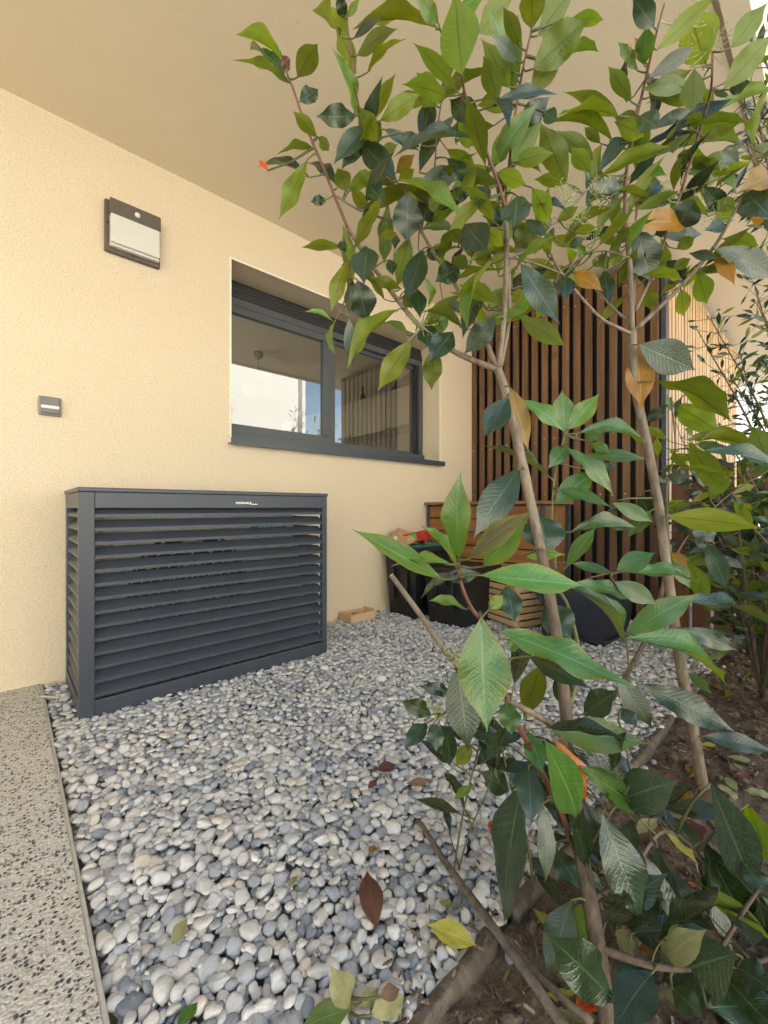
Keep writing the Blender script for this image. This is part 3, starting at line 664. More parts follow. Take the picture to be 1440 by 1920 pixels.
class Plant:
    def __init__(s, name, label, base, mat=M_bark):
        s.o = empty(name, base, label, 'sapling'); s.base = Vector(base); s.br = []; s.tw = []; s.extra = []; s.n = 0; s.mat = mat
    def branch(s, pts, r0, r1, name='branch', mat=None, leafy=True, n=9, wob=.0):
        "pts: (photo x, photo y, depth); radii in metres"
        q = spline(pts, 7); m = len(q)
        if name == 'branch': r0 *= .84; r1 *= .84
        w = [P(*a) for a in q]
        if wob:
            for i in range(1, m - 1): w[i] = w[i] + Vector((random.uniform(-wob, wob), random.uniform(-wob, wob), 0))
        rad = [r0 + (r1 - r0) * (i / (m - 1)) ** .9 for i in range(m)]
        for i in range(2, m - 2):
            if random.random() < .10: rad[i] *= 1.07                                   # leaf scars and nodes
        bm = bmesh.new(); tube(bm, [a - s.base for a in w], rad, n); fin(name, bm, mat or s.mat, s.o, 0, True)
        if leafy:
            for a, b, r in zip(q, w, rad): s.br.append((a[0], a[1], a[2], b, r))
        return w, rad
    def leaf(s, bxp, byp, txp, typ, wpx, cls, dd=None, var=None, L0=.125):
        txp += (txp - bxp) * .09; typ += (typ - byp) * .09
        nb = min(s.br, key=lambda e: (e[0] - bxp) ** 2 + (e[1] - byp) ** 2)
        dist = math.hypot(nb[0] - bxp, nb[1] - byp)
        d = nb[2] + (random.uniform(-.035, .03) * min(1, dist / 45) if dd is None else dd)
        b = P(bxp, byp, d); app = math.hypot(txp - bxp, typ - byp) / F * d; wa = wpx / F * d * 1.02
        L = max(app * 1.04, L0 * random.uniform(.9, 1.1), wa * 1.7); L = min(L, app * 1.28)
        dz = math.sqrt(max(L * L - app * app, 0)); up = cls in 'u'
        sg = random.choice((-1, 1)) if up else (-1 if random.random() < .72 else 1)
        t1 = P(txp, typ, max(d + sg * dz * .8, .42))
        s.put(b, t1, wa, cls, var)
        if dist > 2: s.tw.append((nb[3], b, .0024 if dist < 60 else .003, (t1 - b).normalized()))
    def put(s, b, t1, wa, cls, var=None, minw=.31):
        ax = t1 - b; L = ax.length; ax = ax.normalized(); mid = (b + t1) / 2; view = (Vector((0, 0, EYE)) - mid).normalized()
        n0 = view - ax * view.dot(ax); n0 = n0.normalized() if n0.length > 1e-4 else ax.orthogonal().normalized(); sd_ = n0.cross(ax)
        W = max(wa * 1.02, L * minw * random.uniform(.9, 1.05)); ph = math.acos(min(1, wa / W)) if wa else 0
        cand = [n0 * math.cos(a) + sd_ * math.sin(a) for a in (ph, -ph)]
        if cls == 'u': cand = [-c for c in cand]
        nn = max(cand, key=lambda c: c.z)
        xx = ax.cross(nn)
        if var is None:
            r = W / L; var = random.choice(LBROAD) if r > .55 else (random.choice(LNARROW) if wa / L < .2 else random.choice(LM))
        o = bpy.data.objects.new('leaf', var); C.objects.link(o); o.parent = s.o
        M = Matrix.Identity(4)
        for i in range(3): M[i][0] = xx[i] * W; M[i][1] = ax[i] * L; M[i][2] = nn[i] * (L + W) * .5; M[i][3] = (b - s.base)[i]
        o.matrix_basis = M
        if s.n >= 296: s.extra.append((var, M, cls)); bpy.data.objects.remove(o); return
        o.material_slots[0].link = 'OBJECT'; o.material_slots[0].material = ML[cls]
        if cls in 'orz': o['label'] = {'o': 'yellow orange ageing leaf', 'r': 'bright orange red leaf', 'z': 'bronze blotched leaf'}[cls]
        s.n += 1
    def trace(s, off, k, rows, L0=.125):
        for r in rows:
            a = [off[0] + r[0] / k, off[1] + r[1] / k, off[0] + r[2] / k, off[1] + r[3] / k, r[4] / k]
            s.leaf(*a, r[5], *(r[6:]), L0=L0)
    def bpath(s, off, k, pts, *a, **kw):
        return s.branch([(off[0] + p[0] / k, off[1] + p[1] / k, p[2]) for p in pts], *a, **kw)
    def filler(s, count, box, clss='uud', size=(.075, .12), back=(.02, .16), budget=296):
        pts = [e for e in s.br if box[0] < e[0] < box[2] and box[1] < e[1] < box[3]]
        for _ in range(count):
            e = random.choice(pts); L = random.uniform(*size)
            dr = Vector((random.gauss(0, 1), random.gauss(0, 1), random.gauss(.55, .6))).normalized()
            b = e[3] + dr * random.uniform(.015, .05) + FW * random.uniform(*back) * random.random()
            ax = (dr + Vector((0, 0, random.uniform(-.5, .3)))).normalized(); t1 = b + ax * L
            cls = random.choice(clss); s.put(b, t1, L * random.uniform(.14, .3), cls); s.tw.append((e[3], b, .0019, ax))
    def buds(s, x, y, d, n=16, size=.05):
        nb = min(s.br, key=lambda e: (e[0] - x) ** 2 + (e[1] - y) ** 2); c = P(x, y, d); bm = bmesh.new()
        st = nb[3]; tube(bm, [st - s.base, (st + c) / 2 - s.base + Vector((0, 0, -.006)), c - s.base], .0013, 5)
        for i in range(n):
            v = Vector((random.gauss(0, 1), random.gauss(0, 1), random.gauss(.4, .8))).normalized() * size * random.uniform(.5, 1)
            tube(bm, [c - s.base, c + v * .6 - s.base + Vector((0, 0, -.003)), c + v - s.base], .0007, 4)
            for j in range(3):
                q = c + v - s.base + Vector([random.gauss(0, .005) for _ in range(3)])
                bmesh.ops.create_icosphere(bm, subdivisions=1, radius=random.uniform(.0013, .0024), matrix=Matrix.Translation(q))
        fin('flower_cluster', bm, M_bud, s.o)
    def done(s):
        if s.extra:                                                                    # leaves past the limit: one joined part
            V, Fc, uvs, mi, mats = [], [], [], [], []
            for var, M, cls in s.extra:
                if cls not in mats: mats.append(cls)
                o0 = len(V); V += [tuple(M @ q.co) for q in var.vertices]
                for p_ in var.polygons:
                    Fc.append([o0 + i for i in p_.vertices]); mi.append(mats.index(cls)); uvs += [tuple(var.uv_layers[0].data[l].uv) for l in p_.loop_indices]
            me = bpy.data.meshes.new('foliage'); me.from_pydata(V, [], Fc); l = me.uv_layers.new(name='leaf'); l.data.foreach_set('uv', [c for q in uvs for c in q])
            me.polygons.foreach_set('material_index', mi); me.polygons.foreach_set('use_smooth', [True] * len(Fc))
            new('foliage', me, s.o, [ML[c] for c in mats])['kind'] = 'stuff'
        if not s.tw: return
        bm = bmesh.new()
        for a, b, r, ax in s.tw:
            a, b = a - s.base, b - s.base; L = (b - a).length
            m = (a * .45 + b * .55) - ax * min(L * .12, .012)
            tube(bm, [a, (a + m) / 2 + (m - a) * .05, m, b, b + ax * .012], [r * 1.25, r, r * .85, r * .7, r * .45], 5)
        fin('leaf_stalks', bm, M_twig, s.o, 0, True)['kind'] = 'stuff'
M_bud = simple('flower_bud', (.36, .40, .17), .6, .2)

C6 = ((440, 0), 2.571); C7 = ((880, 0), 2.571); C5 = ((860, 420), 2.341); C8 = ((660, 860), 2.483); CB = ((760, 1380), 2.118); C4 = ((1040, 860), 3.0)
# ------------------------------------------------------------------ nearer sapling
b1 = P(1143, 1930, .655); b1.z = 0
A = Plant('laurel_sapling', 'nearest sapling, forking low before the wooden chest, with big glossy leaves', b1)
A.branch([(1144, 1960, .645), (1118, 1760, .70), (1090, 1600, .76), (1068, 1440, .83), (1060, 1320, .88), (1042, 1180, .93), (1014, 1030, .98)], .0140, .0116, 'trunk', n=14, mat=M_bark2)  # lower trunk: its shade is put into the darker bark colour
A.branch([(1014, 1030, .98), (999, 960, 1.0), (975, 850, 1.03), (950, 745, 1.05), (934, 692, 1.06)], .0117, .0108, 'trunk', n=14)
A.bpath(*C6, [(1268, 1785, 1.06), (1050, 1690, 1.09), (880, 1560, 1.11), (670, 1290, 1.12), (545, 1100, 1.10)], .0095, .0060)
A.bpath(*C6, [(545, 1100, 1.10), (480, 940, 1.08), (420, 790, 1.05), (340, 600, 1.02), (290, 450, 1.0), (245, 335, .98)], .0055, .0024, mat=M_shoot)
A.bpath(*C6, [(1262, 1765, 1.06), (1210, 1650, 1.08), (1130, 1500, 1.12), (1050, 1350, 1.15), (960, 1220, 1.16), (880, 1080, 1.15), (800, 940, 1.12), (760, 870, 1.1)], .0085, .0035)
A.bpath(*C6, [(1272, 1775, 1.06), (1300, 1500, 1.04), (1310, 1200, 1.03), (1305, 1000, 1.02)], .0085, .0065)
A.bpath(*C6, [(1282, 1770, 1.07), (1320, 1560, 1.08), (1322, 1400, 1.07), (1318, 1240, 1.04)], .0065, .0055)
A.bpath(*C6, [(1305, 1000, 1.02), (1255, 840, .99), (1160, 600, .94), (1110, 450, .90), (1096, 360, .87)], .0058, .0028, mat=M_shoot)
A.bpath(*C6, [(1305, 980, 1.02), (1340, 640, .98), (1390, 330, .93), (1430, 150, .90)], .0045, .0022, mat=M_shoot)
A.bpath(*C6, [(790, 930, 1.12), (700, 800, 1.08), (620, 640, 1.05), (600, 520, 1.02), (575, 380, .99), (545, 120, .95), (540, 30, .93)], .004, .0018, mat=M_shoot)
A.bpath(*C6, [(900, 1100, 1.15), (960, 830, 1.1), (980, 600, 1.06), (1030, 300, 1.02)], .0034, .0016, mat=M_shoot)
A.bpath(*C6, [(545, 1100, 1.10), (552, 1300, 1.06), (530, 1450, 1.04), (480, 1550, 1.02)], .0032, .0018, mat=M_shoot)
A.bpath(*C6, [(490, 945, 1.08), (600, 1010, 1.1), (740, 1060, 1.14), (880, 1090, 1.15)], .0035, .0045)
A.bpath(*C7, [(180, 1250, 1.03), (300, 1190, 1.05), (430, 1060, 1.08), (600, 880, 1.1)], .0045, .0026)
A.bpath(*C7, [(185, 1235, 1.03), (330, 1275, 1.08), (470, 1330, 1.12)], .004, .0025)
A.bpath(*C6, [(1310, 1220, 1.03), (1180, 1210, 1.05), (1060, 1190, 1.09), (940, 1200, 1.14)], .0028, .0028)
A.branch([(1062, 1350, .87), (1086, 1240, .95), (1066, 1140, 1.03), (1047, 1100, 1.06), (1038, 1020, 1.1), (1035, 954, 1.13), (1044, 868, 1.15), (1060, 815, 1.16)], .006, .0028, mat=M_twig)
A.branch([(1050, 1108, 1.05), (1112, 1082, 1.1), (1176, 1071, 1.12)], .0028, .002, mat=M_shoot)
A.branch([(1080, 1600, .76), (1047, 1512, .74), (1002, 1420, .72), (970, 1355, .705), (948, 1303, .70), (938, 1235, .70), (918, 1182, .70), (888, 1146, .70), (870, 1110, .69), (861, 1077, .69), (861, 1050, .69)], .0062, .0032, mat=M_shoot)
w, r = A.branch([(1066, 1410, .845), (1035, 1360, .84), (940, 1305, .82), (853, 1243, .82), (790, 1155, .84), (734, 1079, .86)], .0066, .0054, 'pruned_branch', leafy=False)
bm = bmesh.new(); d = (w[-1] - w[-2]).normalized(); tube(bm, [w[-1] - A.base, w[-1] + d * .0015 - A.base], .0050, 10); fin('cut_face', bm, M_pale, A.o)
A.branch([(1123, 1777, .69), (1185, 1800, .68), (1250, 1815, .68), (1330, 1815, .70), (1411, 1805, .72), (1450, 1795, .73)], .0075, .004, mat=M_bark2)
A.branch([(1105, 1690, .72), (1180, 1640, .75), (1240, 1560, .8), (1300, 1590, .82), (1345, 1650, .80)], .005, .003, mat=M_bark2)
A.branch([(1330, 1815, .70), (1400, 1700, .74), (1445, 1640, .76)], .0045, .003, mat=M_bark2)
A.branch([(1090, 1610, .755), (1140, 1530, .78), (1180, 1470, .8), (1175, 1408, .82)], .004, .002, mat=M_bark2)
A.branch([(1000, 1660, .78), (985, 1560, .78), (960, 1480, .78), (940, 1400, .78)], .003, .002, mat=M_twig)
A.branch([(850, 1640, .94), (862, 1560, .93), (878, 1480, .9), (898, 1400, .87), (902, 1350, .84), (850, 1330, .82)], .0028, .0016, mat=M_twig)
A.branch([(858, 1640, .94), (880, 1560, .93), (915, 1480, .90), (925, 1430, .88)], .0024, .0016, mat=M_twig)
A.trace(*C6, [
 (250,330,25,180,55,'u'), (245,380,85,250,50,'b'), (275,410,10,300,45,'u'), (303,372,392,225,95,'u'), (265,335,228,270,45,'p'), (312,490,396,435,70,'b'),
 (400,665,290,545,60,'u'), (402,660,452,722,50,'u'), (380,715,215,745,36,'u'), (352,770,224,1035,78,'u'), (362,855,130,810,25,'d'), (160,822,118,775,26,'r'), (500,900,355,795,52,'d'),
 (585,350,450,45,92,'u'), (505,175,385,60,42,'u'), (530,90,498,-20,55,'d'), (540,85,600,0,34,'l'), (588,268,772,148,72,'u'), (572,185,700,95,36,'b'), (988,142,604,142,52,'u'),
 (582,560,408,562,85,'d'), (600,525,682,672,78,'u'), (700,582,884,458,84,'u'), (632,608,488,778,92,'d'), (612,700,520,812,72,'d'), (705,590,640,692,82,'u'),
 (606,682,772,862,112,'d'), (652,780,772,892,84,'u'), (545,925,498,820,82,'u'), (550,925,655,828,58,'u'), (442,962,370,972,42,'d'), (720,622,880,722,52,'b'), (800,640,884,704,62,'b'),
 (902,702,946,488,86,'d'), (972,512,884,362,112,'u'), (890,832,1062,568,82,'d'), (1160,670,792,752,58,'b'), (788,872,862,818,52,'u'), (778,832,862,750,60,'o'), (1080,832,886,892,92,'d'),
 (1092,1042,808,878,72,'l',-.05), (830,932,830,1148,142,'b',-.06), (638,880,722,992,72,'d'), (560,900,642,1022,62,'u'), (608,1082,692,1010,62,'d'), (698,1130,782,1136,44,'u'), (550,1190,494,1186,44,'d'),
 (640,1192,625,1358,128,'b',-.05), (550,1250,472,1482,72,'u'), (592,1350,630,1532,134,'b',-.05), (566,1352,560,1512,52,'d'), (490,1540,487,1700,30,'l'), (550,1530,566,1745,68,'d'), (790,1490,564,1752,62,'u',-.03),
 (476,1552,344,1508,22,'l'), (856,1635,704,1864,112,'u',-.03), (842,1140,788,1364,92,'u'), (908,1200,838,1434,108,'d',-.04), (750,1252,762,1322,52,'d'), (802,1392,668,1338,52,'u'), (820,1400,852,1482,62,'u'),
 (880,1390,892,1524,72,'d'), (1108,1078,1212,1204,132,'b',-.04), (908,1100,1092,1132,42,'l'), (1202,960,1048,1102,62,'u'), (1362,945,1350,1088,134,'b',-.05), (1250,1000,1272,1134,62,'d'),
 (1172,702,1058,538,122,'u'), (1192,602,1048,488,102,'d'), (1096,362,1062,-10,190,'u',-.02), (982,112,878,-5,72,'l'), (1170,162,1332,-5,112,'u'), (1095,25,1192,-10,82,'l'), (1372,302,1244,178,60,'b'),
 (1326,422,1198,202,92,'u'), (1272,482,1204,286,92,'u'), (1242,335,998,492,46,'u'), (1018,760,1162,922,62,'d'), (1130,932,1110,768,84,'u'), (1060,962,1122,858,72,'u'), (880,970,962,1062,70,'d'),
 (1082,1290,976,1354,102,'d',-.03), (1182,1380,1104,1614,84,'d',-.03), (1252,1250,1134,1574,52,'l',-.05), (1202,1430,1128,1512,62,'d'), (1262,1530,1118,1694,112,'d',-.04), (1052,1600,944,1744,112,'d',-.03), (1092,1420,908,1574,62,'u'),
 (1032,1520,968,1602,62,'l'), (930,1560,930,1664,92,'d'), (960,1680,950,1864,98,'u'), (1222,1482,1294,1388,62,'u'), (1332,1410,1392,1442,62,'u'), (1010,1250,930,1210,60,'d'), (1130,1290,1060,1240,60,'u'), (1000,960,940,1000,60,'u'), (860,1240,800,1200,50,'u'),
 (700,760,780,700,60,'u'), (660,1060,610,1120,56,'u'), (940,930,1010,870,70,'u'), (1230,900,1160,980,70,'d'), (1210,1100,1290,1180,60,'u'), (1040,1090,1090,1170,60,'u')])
A.trace(*C7, [
 (300,140,300,-60,112,'u'), (330,172,522,-60,124,'u'), (308,332,556,108,152,'u',-.04), (490,92,637,95,56,'u'), (440,302,612,255,46,'u'), (300,442,432,258,102,'u'), (250,232,168,48,62,'u'),
 (105,515,404,460,56,'b',-.04), (60,480,182,612,34,'d'), (230,622,376,478,92,'b'), (200,782,356,543,114,'u',-.03), (110,792,222,608,92,'u'), (202,782,392,740,72,'u'), (202,792,336,830,38,'u'),
 (472,882,348,608,114,'u',-.03), (602,772,438,640,72,'u'), (582,832,498,718,72,'u'), (472,884,324,866,52,'u'), (360,540,424,582,62,'b'), (302,905,382,1058,88,'u'), (272,1060,372,1142,52,'b'), (290,990,472,1022,36,'b'),
 (332,1060,226,1192,112,'u'), (502,1120,606,1098,46,'u'), (132,830,262,884,72,'u'), (246,1268,422,1538,114,'b',-.05), (242,1530,452,1662,92,'u',-.04), (282,1390,244,1524,62,'l'), (402,1400,328,1532,70,'u'),
 (452,1330,460,1444,92,'d'), (500,1310,632,1396,74,'o',-.03), (202,1410,88,1484,62,'u'), (480,1190,552,1148,44,'b'), (160,1020,60,990,56,'u'), (60,960,0,900,56,'u'), (600,885,640,700,60,'u'), (420,1070,520,1000,50,'u'), (690,1000,500,1062,44,'u')])
A.trace(*C5, [
 (220,756,120,922,112,'d',-.05), (226,716,300,972,92,'o',-.03), (272,770,452,902,60,'l'), (466,912,454,744,98,'l'), (482,902,607,758,84,'l'), (480,966,398,1068,72,'g'), (520,920,802,962,56,'g'), (470,980,662,1172,60,'g',-.03), (550,1020,807,1032,52,'g'),
 (426,1226,592,1088,102,'g'), (440,1160,667,1247,52,'g',-.03), (406,1116,128,984,28,'d'), (266,1070,82,1352,134,'d',-.06), (490,1352,752,1332,62,'g'), (470,1512,592,1344,62,'g',-.04), (690,1522,852,1448,88,'g'), (500,1490,682,1536,46,'g'),
 (512,1572,762,1652,66,'g',-.03), (682,1570,857,1662,82,'g',-.05), (762,1530,1042,1582,62,'g'), (560,950,630,905,46,'g'), (580,960,660,1000,46,'g'), (600,1080,690,1060,44,'d')], .11)
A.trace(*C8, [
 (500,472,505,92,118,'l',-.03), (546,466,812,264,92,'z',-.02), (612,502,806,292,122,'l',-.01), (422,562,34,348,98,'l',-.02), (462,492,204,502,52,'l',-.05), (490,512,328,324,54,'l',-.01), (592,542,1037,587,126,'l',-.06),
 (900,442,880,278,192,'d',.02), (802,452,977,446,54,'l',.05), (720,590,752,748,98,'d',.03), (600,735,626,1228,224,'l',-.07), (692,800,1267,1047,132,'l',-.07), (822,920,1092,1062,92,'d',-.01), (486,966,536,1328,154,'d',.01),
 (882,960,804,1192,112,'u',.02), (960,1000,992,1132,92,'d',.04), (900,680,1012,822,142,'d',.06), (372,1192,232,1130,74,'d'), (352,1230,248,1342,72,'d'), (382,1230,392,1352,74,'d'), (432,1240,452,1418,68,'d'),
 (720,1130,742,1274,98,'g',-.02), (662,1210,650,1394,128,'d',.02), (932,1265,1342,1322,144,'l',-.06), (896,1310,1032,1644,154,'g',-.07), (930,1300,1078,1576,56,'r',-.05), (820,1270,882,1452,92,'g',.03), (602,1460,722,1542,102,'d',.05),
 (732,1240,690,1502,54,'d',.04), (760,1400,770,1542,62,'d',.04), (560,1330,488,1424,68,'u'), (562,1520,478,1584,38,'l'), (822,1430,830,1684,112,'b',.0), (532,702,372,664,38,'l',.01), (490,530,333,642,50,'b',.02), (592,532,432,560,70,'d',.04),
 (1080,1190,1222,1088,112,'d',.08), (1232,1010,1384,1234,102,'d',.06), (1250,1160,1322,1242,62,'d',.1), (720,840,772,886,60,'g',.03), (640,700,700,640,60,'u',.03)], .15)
A.trace(*CB, [
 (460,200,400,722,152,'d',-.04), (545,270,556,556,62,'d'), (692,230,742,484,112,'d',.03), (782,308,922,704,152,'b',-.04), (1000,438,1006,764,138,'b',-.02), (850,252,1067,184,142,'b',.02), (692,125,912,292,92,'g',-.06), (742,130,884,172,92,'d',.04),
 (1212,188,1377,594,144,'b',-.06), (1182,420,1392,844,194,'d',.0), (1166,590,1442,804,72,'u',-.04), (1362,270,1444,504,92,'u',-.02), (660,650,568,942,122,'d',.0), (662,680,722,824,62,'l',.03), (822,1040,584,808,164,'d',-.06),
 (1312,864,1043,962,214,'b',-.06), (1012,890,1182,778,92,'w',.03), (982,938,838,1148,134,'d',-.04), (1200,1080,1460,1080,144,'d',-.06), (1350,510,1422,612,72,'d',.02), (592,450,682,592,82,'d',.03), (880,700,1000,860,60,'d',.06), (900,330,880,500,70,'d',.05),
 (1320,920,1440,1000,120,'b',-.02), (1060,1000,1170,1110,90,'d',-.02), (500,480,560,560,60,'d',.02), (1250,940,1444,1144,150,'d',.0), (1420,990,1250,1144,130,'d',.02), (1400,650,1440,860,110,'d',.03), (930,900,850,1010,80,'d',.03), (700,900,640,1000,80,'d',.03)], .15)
A.buds(790, 608, 1.08, 18, .055); A.buds(1062, 375, 1.08, 18, .05); A.buds(1088, 415, 1.08, 16, .05); A.buds(1115, 365, 1.09, 12, .04); A.buds(850, 1232, .82, 14, .03); A.buds(815, 1335, .82, 10, .025)
A.filler(70, (640, 120, 1140, 620), 'uuuuld', (.11, .16), (.03, .25))
A.filler(18, (640, 1300, 1130, 1700), 'dd', (.09, .13), (.0, .1))
A.filler(34, (1130, 1480, 1460, 1860), 'ddb', (.10, .15), (.0, .12))
A.done()

# ------------------------------------------------------------------ farther sapling
b2 = P(1317, 1478, 1.236); b2.z = 0
B = Plant('laurel_sapling', 'farther sapling with a straight pale trunk rising from the planting bed', b2)
B.branch([(1320, 1495, 1.236), (1300, 1370, 1.255), (1275, 1240, 1.27), (1248, 1050, 1.28), (1235, 950, 1.28), (1213, 830, 1.27), (1190, 720, 1.26), (1186, 620, 1.25)], .0165, .0108, 'trunk', n=14)
B.bpath(*C5, [(762, 485, 1.25), (700, 455, 1.24), (620, 410, 1.22), (510, 290, 1.2), (440, 200, 1.18), (400, 120, 1.17)], .0070, .0030)
B.bpath(*C5, [(765, 440, 1.25), (700, 390, 1.27), (640, 330, 1.3), (600, 290, 1.32)], .006, .003)
B.bpath(*C7, [(785, 1590, 1.25), (775, 1300, 1.22), (757, 1100, 1.2), (750, 950, 1.18)], .0095, .0065)
B.bpath(*C7, [(750, 950, 1.18), (762, 800, 1.16), (800, 600, 1.12), (850, 380, 1.07), (900, 170, 1.02), (940, 20, 1.0)], .0060, .0026, mat=M_shoot)
B.bpath(*C7, [(795, 1500, 1.26), (800, 1100, 1.24), (830, 850, 1.22), (860, 700, 1.2)], .0048, .0024)
B.bpath(*C7, [(800, 1590, 1.25), (1000, 1400, 1.25), (1180, 1190, 1.22), (1320, 950, 1.18), (1420, 850, 1.15)], .0085, .0035)
B.bpath(*C7, [(800, 1500, 1.25), (880, 1330, 1.27), (960, 1100, 1.24), (1020, 930, 1.2)], .0060, .0045)
B.bpath(*C7, [(1020, 930, 1.2), (1090, 700, 1.15), (1150, 500, 1.1), (1170, 380, 1.06), (1172, 250, 1.04)], .0050, .0026, mat=M_shoot)
B.bpath(*C7, [(1020, 930, 1.2), (1180, 870, 1.18), (1330, 790, 1.15), (1440, 720, 1.12)], .0035, .002)
B.bpath(*C7, [(770, 1240, 1.2), (650, 1210, 1.22), (560, 1230, 1.24), (470, 1290, 1.25)], .0032, .002)
B.branch([(1056, 1500, 1.18), (1113, 1343, 1.25), (1153, 1303, 1.28), (1183, 1250, 1.3), (1220, 1180, 1.33), (1243, 1100, 1.36), (1255, 1040, 1.38)], .0100, .0075, mat=M_bark2)
B.branch([(1255, 1040, 1.38), (1250, 960, 1.4), (1252, 900, 1.42), (1266, 840, 1.44), (1258, 745, 1.46)], .0060, .0026, mat=M_bark2)
B.branch([(1250, 1075, 1.37), (1290, 1005, 1.4), (1364, 930, 1.4), (1445, 880, 1.38)], .004, .0024, mat=M_shoot)
B.branch([(1251, 907, 1.42), (1296, 847, 1.42), (1325, 817, 1.42), (1352, 800, 1.42)], .003, .002, mat=M_twig)
B.branch([(1150, 1310, 1.27), (1176, 1270, 1.18), (1177, 1230, 1.15), (1172, 1188, 1.14)], .0032, .0024, mat=M_twig)
B.trace(*C7, [
 (722,560,438,562,58,'u'), (722,562,468,453,72,'u'), (692,682,398,600,48,'u'), (632,692,560,620,44,'u'), (782,492,678,333,62,'u'), (812,342,723,213,42,'l'), (842,312,856,133,78,'l'), (850,300,800,188,52,'o'), (892,132,793,-5,84,'b',-.03),
 (862,377,1072,238,68,'b',-.03), (902,242,1174,-5,84,'u'), (1142,312,1062,72,164,'u'), (862,472,1062,343,92,'u'), (1086,330,1080,514,98,'u'), (1112,497,868,502,28,'u'), (872,622,1072,528,48,'b'), (932,647,1247,488,62,'b',-.05),
 (1260,232,1424,28,98,'u'), (1222,432,1452,178,114,'u',-.03), (1252,432,1347,398,62,'b'), (1160,562,1442,448,74,'u'), (1052,612,1322,594,38,'u'), (1132,662,1292,598,52,'u'), (702,590,834,654,82,'u'), (822,612,708,568,82,'u'),
 (822,560,902,614,88,'b',-.03), (622,832,824,643,72,'b',-.04), (612,867,948,718,58,'u',-.03), (842,702,1092,648,38,'b'), (862,772,1284,688,74,'u',-.02), (1062,760,1164,812,52,'u'), (822,802,942,842,44,'l'), (812,942,924,908,58,'d'),
 (752,912,598,888,62,'b'), (872,960,578,992,24,'l'), (1072,1092,788,1082,84,'o',-.02), (1082,958,1010,1098,144,'b',-.05), (812,1110,870,1338,138,'d',-.05), (920,1260,1042,1358,92,'d'), (930,1140,1104,1132,62,'d'), (1122,900,1232,1014,74,'d'),
 (1332,930,1446,1044,134,'b',-.04), (1446,852,1308,922,114,'o',-.02), (1442,1040,1362,1052,70,'o'), (1182,1230,1272,1364,54,'o'), (1062,1220,1192,1242,44,'b'), (1112,1300,1288,1278,54,'u'), (1102,1310,1142,1454,84,'u'), (1180,1200,1464,1334,94,'d',-.04),
 (1222,1150,1384,1184,74,'u'), (1020,1390,1032,1514,64,'u'), (860,1380,872,1484,74,'u'), (650,1300,672,1454,68,'d'), (640,1220,652,1294,50,'u'), (700,1180,640,1130,50,'u'), (720,1200,700,1280,60,'u'), (900,980,1000,930,60,'u'), (960,1090,900,1130,60,'d'),
 (1240,1080,1140,1110,60,'d'), (1280,1010,1200,970,60,'u'), (1000,1200,1080,1150,60,'u'), (980,1300,1060,1250,50,'u'), (1300,780,1220,740,60,'d'), (1380,760,1440,690,60,'u'), (1010,800,1060,720,60,'u'), (1120,610,1060,560,60,'u'), (870,1310,950,1250,60,'u')], .12)
B.trace(*C5, [
 (790,530,1018,632,142,'b',-.04), (782,560,800,792,104,'o',.02), (820,872,912,798,48,'d'), (830,690,1167,854,78,'u',-.04), (950,790,1132,904,112,'u'), (1010,950,1292,984,72,'u'), (1010,960,1152,1178,92,'u',-.03), (1060,1000,1384,1062,48,'b',-.05), (1290,890,1362,1044,92,'u'),
 (915,1112,1014,1108,58,'b'), (790,1190,842,1284,72,'d'), (912,1282,1308,1334,104,'u',-.18), (1030,1290,1112,1392,82,'b'), (1088,1400,1172,1592,78,'b',-.03), (670,1220,842,1302,62,'g'), (842,1260,748,1372,70,'g'), (930,1440,1002,1502,44,'o'), (1010,1480,1087,1664,78,'u'),
 (920,1450,1012,1592,62,'l'), (732,1802,1022,1638,104,'l',-.02), (720,1790,640,1638,32,'g'), (722,1842,473,1598,26,'g'), (990,1660,1362,1772,42,'b',-.06), (972,1772,1208,1864,74,'b',-.03), (1000,1060,940,1010,50,'u'), (1100,1190,1180,1120,60,'u'), (1200,1190,1300,1150,50,'u')], .12)
B.trace(*C4, [(400,1010,918,1248,98,'g',-.03), (480,1262,967,1512,154,'d',.03), (826,1560,1204,1642,92,'b',-.02), (750,1200,872,1312,54,'g')], .14)
B.buds(1290, 50, 1.05, 16, .05); B.buds(1330, 90, 1.05, 16, .06); B.buds(1250, 370, 1.2, 16, .05); B.buds(1350, 405, 1.18, 18, .05); B.buds(1110, 465, 1.22, 14, .05)
B.filler(75, (1000, 100, 1440, 540), 'uuuuld', (.11, .16), (.03, .25))
B.filler(20, (1240, 740, 1440, 1000), 'uud', (.07, .11), (.05, .2))
B.done()

# ------------------------------------------------------------------ low sprig at the pebble edge
c0 = P(655, 1900, .676); c0.z = .0
S_ = Plant('laurel_seedling', 'low pale green sprig growing from the pebbles at the bottom edge', c0)
S_.branch([(655, 1925, .665), (657, 1892, .67), (660, 1872, .672)], .003, .002, 'stem', mat=M_twig)
S_.trace((400, 1300), 2.88, [(742,1690,640,1486,134,'w'), (738,1700,490,1800,124,'l'), (780,1680,892,1618,72,'w'), (850,1740,1015,1640,128,'w'), (900,1640,1000,1600,70,'n')], .07)
S_.done()

